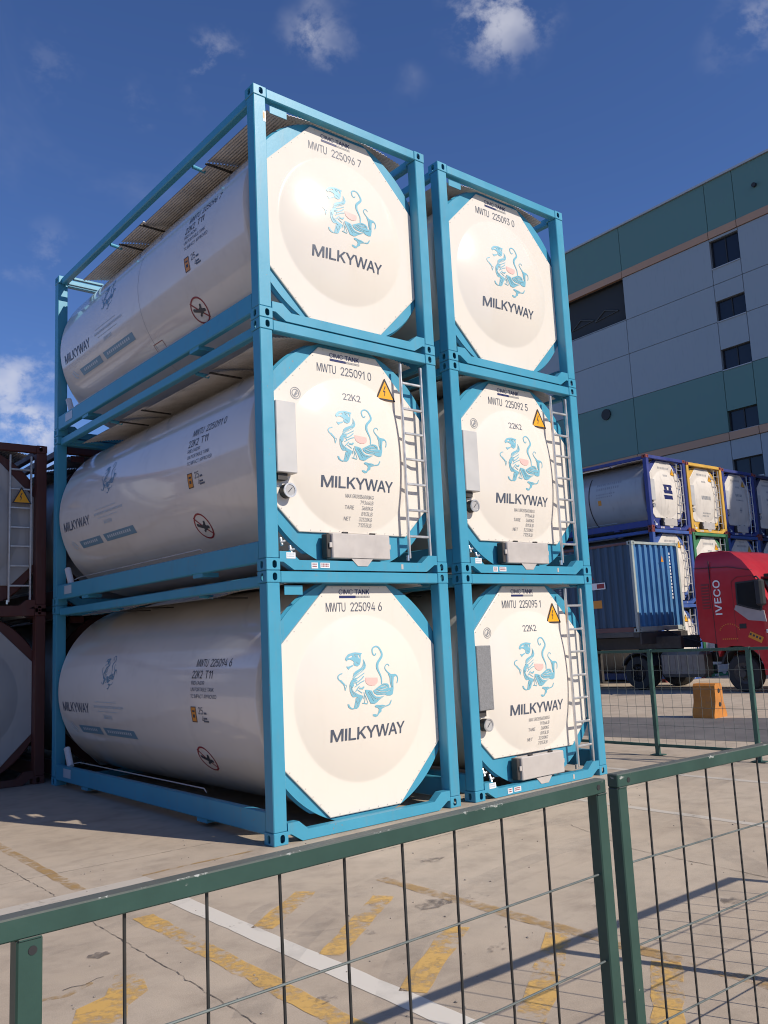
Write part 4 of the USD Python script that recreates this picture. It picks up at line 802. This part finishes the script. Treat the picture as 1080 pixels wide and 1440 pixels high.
part(sc, 'number_marks', mk(join2(*[rect2(-2.28, -2.20, 1.95 + 0.07 * q, 2.0 + 0.07 * q) for q in range(7)], *[rect2(-2.95, -2.87, 1.2 + 0.075 * q, 1.25 + 0.075 * q) for q in range(16)], *[rect2(-1.75, -1.62, 2.06 + 0.07 * q, 2.11 + 0.07 * q) for q in range(3)])), 'ink_faint')
part(sc, 'number_marks', flat_front(join2(*[rect2(1.885, 1.935, 0.98 + 0.105 * q, 1.05 + 0.105 * q) for q in range(14)]), 0.026), 'ink_white')
part(sc, 'hazard_mark', flat_front(sheet(Polygon([(1.45, 2.12), (1.59, 2.12), (1.52, 2.32)])), 0.026), 'ink_orange')

tr = thing('semi_trailer', 'dark skeletal semi-trailer carrying the blue shipping container', 'trailer', (TX, TY, 0), TA)
for x in (0.72, 1.60): part(tr, 'chassis_beam', bx(x, x + 0.14, -0.9, 12.1, 1.20, 1.56, 0.01), 'steel_dark')
for y in (0.02, 3.6, 7.2, 11.85): part(tr, 'bolster', bx(0.03, 2.41, y, y + 0.22, 1.561, 1.715, 0.01), 'steel_dark')
part(tr, 'front_bulkhead', bx(0.03, 2.41, -0.05, 0.015, 1.36, 1.70, 0.01), 'steel_dark')
for x in (0.35, 2.0): part(tr, 'landing_leg', cat(bx(x, x + 0.12, 3.1, 3.22, 0.12, 1.5), bx(x - 0.08, x + 0.2, 3.02, 3.3, 0.06, 0.119)), 'steel_dark')
part(tr, 'side_guard', bx(0.08, 0.12, 3.9, 6.9, 0.62, 0.74), 'steel_dark')
part(tr, 'toolbox', bx(0.12, 0.60, 2.1, 2.95, 0.62, 1.18, 0.02), 'steel_dark')


def wheel(parent, x, y, r, w, out=-1, front=False):
    """A truck wheel; out gives the side its face shows."""
    prof = [(r * 0.55, -w / 2), (r * 0.80, -w / 2), (r * 0.93, -w / 2 + 0.015), (r, -w * 0.32), (r, -w * 0.1), (r - 0.012, -w * 0.08), (r - 0.012, w * 0.08), (r, w * 0.1), (r, w * 0.32), (r * 0.93, w / 2 - 0.015), (r * 0.80, w / 2), (r * 0.55, w / 2)]
    m = trimesh.creation.revolve(np.array(prof), sections=44); m.apply_transform(trimesh.transformations.rotation_matrix(math.pi / 2, [0, 1, 0])); m.apply_translation([x, y, r + 0.005])
    wh = part(parent, 'wheel', m, 'rubber', 35)
    d = 0.05 if front else -0.11
    rim = [(0.0, -w / 2 + 0.02 - (0.10 if front else -0.10)), (r * 0.22, -w / 2 + 0.02 - (0.10 if front else -0.10)), (r * 0.25, -w / 2 + 0.03), (r * 0.46, -w / 2 + (0.02 if front else 0.12)), (r * 0.54, -w / 2 + 0.004), (r * 0.575, -w / 2 - 0.006), (r * 0.575, -w / 2 + 0.03)]
    rm = trimesh.creation.revolve(np.array(rim), sections=36); rm.apply_transform(trimesh.transformations.rotation_matrix(math.pi / 2, [0, 1, 0]))
    if out > 0: rm.apply_transform(trimesh.transformations.rotation_matrix(math.pi, [0, 0, 1]))
    rm.apply_translation([x, y, r + 0.005]); part(wh, 'rim', rm, 'rim', 35)
    nuts = cat(*[cyl((x + out * (w / 2 - 0.005), y + r * 0.34 * math.cos(t), r + 0.005 + r * 0.34 * math.sin(t)), 'x', 0.018, 0.05, 6) for t in np.linspace(0, 2 * math.pi, 10, endpoint=False)])
    part(wh, 'wheel_nut', nuts, 'rim')
    return wh


for y in (8.6, 9.95, 11.3):
    for x, o in ((0.30, -1), (2.14, 1)): wheel(tr, x, y, 0.50, 0.52, o)
    part(tr, 'axle', cyl((1.22, y, 0.5), 'x', 0.07, 1.4, 12), 'steel_dark')

# tractor: local x across (0 = left flank towards the camera), y backwards, origin at the cab's front left on the ground
tk = thing('tractor_unit', 'red lorry tractor with tall roof and vertical white lettering, at the right edge', 'truck', (18.06, 4.05, 0), TA)
CWD = 2.45
prof = Polygon([(0.00, 0.46), (-0.06, 1.05), (-0.02, 1.72), (0.10, 2.30), (0.42, 3.05), (0.52, 3.22), (0.78, 3.55), (1.12, 3.80), (1.45, 3.88), (2.08, 3.88), (2.20, 3.78), (2.24, 3.30), (2.24, 1.52), (2.16, 1.38), (1.72, 1.30), (1.70, 0.95), (1.58, 1.16), (1.34, 1.24), (1.02, 1.24), (0.72, 1.16), (0.52, 0.98), (0.42, 0.72), (0.40, 0.46)])
cab_m = Manifold(manifold3d.Mesh(*(lambda m: (np.asarray(m.vertices, np.float32), np.asarray(m.faces, np.uint32)))((lambda mm: (mm.merge_vertices(), mm)[1])(prism_yz(prof, 0.0, CWD)))))


def cab_shape():
    """Cab outline rounded where flank meets roof and front: each side tapers a little above the belt and towards the nose."""
    m = cab_m.refine_to_length(0.10); a = m.to_mesh(); v = np.array(a.vert_properties[:, :3]); f = np.array(a.tri_verts)
    u = (v[:, 0] / CWD - 0.5) * 2
    inset = 0.10 * np.clip((v[:, 2] - 2.6) / 1.3, 0, 1) ** 2 + 0.20 * np.clip((0.40 - v[:, 1]) / 0.45, 0, 1) ** 2 + 0.10 * np.clip((v[:, 2] - 3.55) / 0.33, 0, 1) ** 2
    v[:, 0] -= np.sign(u) * np.abs(u) ** 2 * inset
    v[:, 1] -= 0.12 * (1 - u ** 2) * np.clip((0.8 - v[:, 1]) / 0.8, 0, 1)
    return trimesh.Trimesh(v, f, process=False)


part(tk, 'cab_body', cab_shape(), 'cab_red', 32)
flank = lambda vf, x: trimesh.Trimesh(np.column_stack([np.full(len(vf[0]), x), -vf[0][:, 0], vf[0][:, 1]]), vf[1], process=False)
win = Polygon([(0.30, 2.34), (0.40, 2.95), (0.97, 2.93), (0.985, 2.36), (0.70, 2.27), (0.34, 2.18)])
w = part(tk, 'side_window', prism_yz(win, -0.010, 0.03), 'glass_dark')
part(w, 'window_seal', prism_yz(win.buffer(0.03).difference(win.buffer(-0.012)), -0.014, 0.02), 'dark')
part(tk, 'side_window', prism_yz(win, CWD - 0.03, CWD + 0.010), 'glass_dark')
part(tk, 'side_panel_trim', prism_yz(Polygon([(0.26, 2.16), (1.05, 2.34), (1.10, 2.22), (0.72, 1.92), (0.22, 1.86)]), -0.008, 0.02), 'cab_grey')
part(tk, 'panel_seam', prism_yz(LineString([(1.74, 1.32), (1.76, 3.60)]).buffer(0.008), -0.004, 0.02), 'dark')
part(tk, 'panel_seam', prism_yz(LineString([(0.55, 3.26), (1.20, 3.40), (2.235, 3.44)]).buffer(0.007), -0.002, 0.12), 'dark')
part(tk, 'panel_seam', prism_yz(LineString([(1.10, 1.36), (1.12, 2.98), (0.95, 3.10), (0.46, 3.10)]).buffer(0.005), -0.003, 0.06), 'cab_grille')
gr = part(tk, 'side_grille', prism_yz(sbox(1.80, 2.28, 2.05, 2.98), -0.004, 0.02), 'cab_grille')
for q in range(8): part(gr, 'grille_slat', prism_yz(sbox(1.815, 2.31 + q * 0.083, 2.035, 2.35 + q * 0.083), -0.012, -0.0045), 'cab_red')
tv, tf = text2d('IVECO', 0.96, 0.20, True)
part(tk, 'name_lettering', trimesh.Trimesh(np.column_stack([np.full(len(tv), -0.006), 1.47 + tv[:, 1] * 1.0, 2.10 + tv[:, 0]]), tf, process=False), 'ink_white')
part(tk, 'door_handle', bx(-0.012, 0.02, 0.80, 1.00, 1.70, 1.83, 0.008), 'dark')
hp = part(tk, 'hazard_plate', prism_yz(Polygon([(0.42, 1.30), (0.78, 1.47), (0.70, 1.62), (0.34, 1.45)]), -0.010, 0.01), 'ink_orange')
part(hp, 'plate_print', prism_yz(union_all([Polygon([(0.43 + 0.085 * q, 1.385 + 0.04 * q), (0.48 + 0.085 * q, 1.408 + 0.04 * q), (0.455 + 0.085 * q, 1.46 + 0.04 * q), (0.405 + 0.085 * q, 1.437 + 0.04 * q)]) for q in range(4)]), -0.0125, -0.0105), 'ink_black')
arc = union_all([Point(1.30 + 0.30 * math.cos(t), 1.62 + 0.22 * math.sin(t)).buffer(0.014) for t in np.linspace(0.3, 2.85, 12)] + [sbox(1.08 + 0.06 * q, 1.42, 1.115 + 0.06 * q, 1.445) for q in range(8)])
part(tk, 'door_print', prism_yz(arc, -0.0045, 0.002), 'ink_orange')
part(tk, 'door_print', prism_yz(union_all([sbox(0.06 + 0.05 * q, 1.56, 0.095 + 0.05 * q, 1.66) for q in range(4)]), -0.0045, 0.06), 'ink_white')
for s, x in ((-1, -0.20), (1, CWD + 0.20)):
    mi = part(tk, 'mirror', bx(x - 0.12, x + 0.12, 0.10, 0.30, 2.28, 2.98, 0.05), 'dark')
    part(mi, 'mirror_arm', bent([(x, 0.2, 2.98), (x, 0.26, 3.06), (x - s * 0.25, 0.50, 3.06)], 0.02), 'dark')
part(tk, 'windscreen', prism_yz(Polygon([(-0.105, 1.95), (0.0, 2.34), (0.305, 3.0), (0.335, 3.0), (0.06, 2.34), (-0.05, 1.95)]), 0.22, CWD - 0.22), 'glass_dark')
part(tk, 'front_grille', bx(0.35, CWD - 0.35, -0.205, -0.15, 0.95, 1.75, 0.02), 'cab_grille')
part(tk, 'bumper', bx(0.08, CWD - 0.08, -0.22, 0.12, 0.30, 0.62, 0.05), 'cab_red')
for x in (0.18, CWD - 0.50): part(tk, 'headlight', bx(x, x + 0.32, -0.235, -0.15, 0.66, 0.86, 0.03), 'ink_white')
part(tk, 'sun_visor', bx(0.30, CWD - 0.30, 0.12, 0.34, 3.06, 3.14, 0.02), 'dark')
part(tk, 'front_corner_panel', bx(0.02, 0.10, -0.02, 0.40, 0.50, 1.26, 0.03), 'cab_red')
part(tk, 'entry_step', bx(0.03, 0.30, 0.05, 0.36, 0.34, 0.50, 0.02), 'dark')
part(tk, 'mudguard', prism_yz(Point(1.05, 0.60).buffer(0.66, 32).difference(Point(1.05, 0.60).buffer(0.60, 32)).intersection(sbox(0.2, 0.75, 2.0, 2.0)), 0.06, 0.45), 'dark')
for x, o in ((0.20, -1), (CWD - 0.20, 1)): wheel(tk, x, 1.05, 0.50, 0.30, o, True)
for x, o in ((0.32, -1), (CWD - 0.32, 1)): wheel(tk, x, 4.45, 0.50, 0.55, o)
for x in (0.80, 1.55): part(tk, 'chassis_rail', bx(x, x + 0.09, 0.3, 5.3, 0.78, 1.05, 0.01), 'steel_dark')
part(tk, 'axle', cyl((CWD / 2, 4.45, 0.5), 'x', 0.10, 1.3, 14), 'steel_dark'); part(tk, 'axle', cyl((CWD / 2, 1.05, 0.5), 'x', 0.07, 1.9, 12), 'steel_dark')
part(tk, 'fifth_wheel', bx(0.75, 1.70, 3.9, 4.9, 1.06, 1.19, 0.02), 'steel_dark')
ft = part(tk, 'fuel_tank', bx(0.10, 0.72, 2.30, 3.72, 0.38, 1.12, 0.10), 'tank_alu')
for q in range(7): part(ft, 'tank_rib', bx(0.088, 0.70, 2.42 + 0.19 * q, 2.46 + 0.19 * q, 0.50, 1.0, 0.004), 'tank_alu')
part(tk, 'rear_mudguard', prism_yz(Point(4.45, 0.5).buffer(0.62, 32).difference(Point(4.45, 0.5).buffer(0.58, 32)).intersection(sbox(3.7, 0.72, 5.2, 1.4)), 0.06, 0.62), 'dark')
part(tk, 'air_hose', bent([(1.0, 2.26, 2.0), (0.95, 2.5, 1.5), (1.0, 2.9, 1.35), (1.05, 3.5, 1.5), (1.0, 4.1, 1.8)], 0.022), 'dark')
part(tk, 'exhaust_stack', cat(cyl((1.75, 2.55, 1.9), 'z', 0.09, 2.0, 16), bx(1.5, 2.0, 2.35, 2.75, 1.06, 1.4, 0.03)), 'steel_dark')
part(tk, 'catwalk', bx(0.75, 1.70, 2.35, 3.6, 1.06, 1.09), 'alu')

# ------------------------------------------------------------------ orange barrier block
bp = (11.80, 1.93)
bar = thing('traffic_barrier', 'short orange concrete barrier block standing by the asphalt road', 'barrier', (11.98, 2.80, 0), math.radians(-86.6))
bprof = Polygon([(-0.27, 0), (0.27, 0), (0.27, 0.06), (0.17, 0.32), (0.15, 0.63), (0.11, 0.675), (-0.11, 0.675), (-0.15, 0.63), (-0.17, 0.32), (-0.27, 0.06)])
bm = prism_yz(bprof, 0.0, 0.47)
part(bar, 'block', bm, 'concrete_barrier')
for z in (0.26, 0.53): part(bar, 'socket', cyl((0.472, 0.0, z), 'x', 0.045, 0.012, 16), 'dark')
for z in (0.26, 0.53): part(bar, 'socket', cyl((-0.002, 0.0, z), 'x', 0.045, 0.012, 16), 'dark')

# ------------------------------------------------------------------ green mesh fences
def rail(a, b_, c=0.004): return bx(min(a[0], b_[0]), max(a[0], b_[0]), min(a[1], b_[1]), max(a[1], b_[1]), min(a[2], b_[2]), max(a[2], b_[2]), c)


def fence_panel(label, x0, x1, mids, group, wires, hole_at, lift):
    """A welded frame of square tube with a wire grid, in place on the line y = -5.25; lift(x) is the slight lean of the panel."""
    t = thing('fence_panel', label, 'fence', (0, 0, 0), 0, group)
    yf, yb, zt = -5.25, -5.203, 1.326

    def put(name, m, mt):
        m = tm(m).copy(); v = m.vertices.copy(); v[:, 2] += lift(v[:, 0]) * (v[:, 2] > 0.02); m.vertices = v
        return part(t, name, m, mt)

    put('top_rail', Manifold.hull_points(np.array([p for x in np.linspace(x0, x1, 3) for p in tm(rail((x - 0.01 if x > x0 else x, yf, zt - 0.048), (x + 0.0001 if x > x0 else x + 0.01, yb, zt), 0.0035)).vertices])), 'fence_green')
    put('bottom_rail', rail((x0, yf, 0.10), (x1, yb, 0.15)), 'fence_green')
    for k, x in enumerate([x0] + mids + [x1 - 0.055]):
        put('post', rail((x, yf - 0.0, 0.0 if k in (0, len(mids) + 1) else 0.151), (x + 0.055, yb, zt - 0.0485)), 'fence_green')
        put('weld_bead', cat(tube((x + 0.004, yf - 0.001, zt - 0.049), (x + 0.051, yf - 0.001, zt - 0.049), 0.0028, 6)), 'fence_green')
    for k, x in enumerate(wires):
        m1 = x + rng.normal() * 0.004
        put('vertical_wire', bent([(x, -5.222, 0.151), (m1, -5.222 + rng.normal() * 0.003, 0.72), (x, -5.222, zt - 0.049)], 0.0044, 8), 'wire')
    edges = sorted([x0 + 0.055] + [m for m in mids] + [m + 0.055 for m in mids] + [x1 - 0.055])
    for z in (1.005, 0.718, 0.430):
        for p_, q_ in zip(edges[0::2], edges[1::2]): put('horizontal_wire', bent([(p_, -5.231, z), ((p_ + q_) / 2, -5.231, z - 0.004 + rng.normal() * 0.003), (q_, -5.231, z)], 0.0038, 8), 'wire_pale')
    for hx, hz in hole_at: put('bolt_hole', cyl((hx, yf + 0.003, hz), 'y', 0.0095, 0.009, 14), 'dark')
    return t


FG = 'green wire fence panels in the foreground'
fence_panel('dark green wire fence panel in the left foreground before the light blue stack', -6.03, -1.871, [-3.911], FG, [-3.663 + 0.2117 * q for q in range(8)] + [-3.911 - 0.16 - 0.2117 * q for q in range(9)], [(-3.878, 1.252), (-1.915, 1.302)], lambda x: 0.0055 * (x + 3.9))
fence_panel('dark green wire fence panel at the right foreground, beside the gap between posts', -1.801, 2.32, [0.25], FG, [-1.583 + 0.2092 * q for q in range(8)] + [0.48 + 0.2092 * q for q in range(8)], [(-1.735, 1.300)], lambda x: 0.016 - 0.012 * (x + 1.8))

d = np.array([0.059, -0.998]); f0 = np.array([6.868, 0.402])


def far_fence(label, s0, s1):
    t = thing('far_fence_panel', label, 'fence', (f0[0], f0[1], 0), math.atan2(d[1], d[0]), 'far green mesh fence along the road')
    part(t, 'top_rail', bx(s0 + 0.03, s1 + 0.03, -0.02, 0.02, 1.49, 1.53, 0.004), 'fence_far')
    part(t, 'bottom_rail', bx(s0 + 0.03, s1 - 0.031, -0.018, 0.018, 0.125, 0.165, 0.004), 'fence_far')
    part(t, 'post', bx(s0 - 0.03, s0 + 0.029, -0.03, 0.03, 0.0, 1.535, 0.004), 'fence_far')
    part(t, 'foot_plate', bx(s0 - 0.09, s0 + 0.09, -0.08, 0.08, 0.006, 0.016), 'fence_far')
    n = int(round((s1 - s0) / 0.152))
    for q in range(1, n): part(t, 'vertical_wire', tube((s0 + (s1 - s0) * q / n, 0, 0.166), (s0 + (s1 - s0) * q / n, 0, 1.489), 0.003, 6), 'wire_pale')
    for q in range(1, 5): part(t, 'horizontal_wire', tube((s0 + 0.03, 0.0, 0.166 + q * 0.265), (s1 - 0.03, 0.0, 0.166 + q * 0.265), 0.003, 6), 'wire_pale')
    return t


far_fence('far green mesh fence panel reaching behind the right blue stack', -1.5, 0.0)
far_fence('far green mesh fence panel in front of the orange barrier', 0.0, 1.5)
far_fence('far green mesh fence panel at the right edge before the red truck', 1.5, 3.0)
far_fence('far green mesh fence panel hidden behind the right blue stack', -3.0, -1.5)
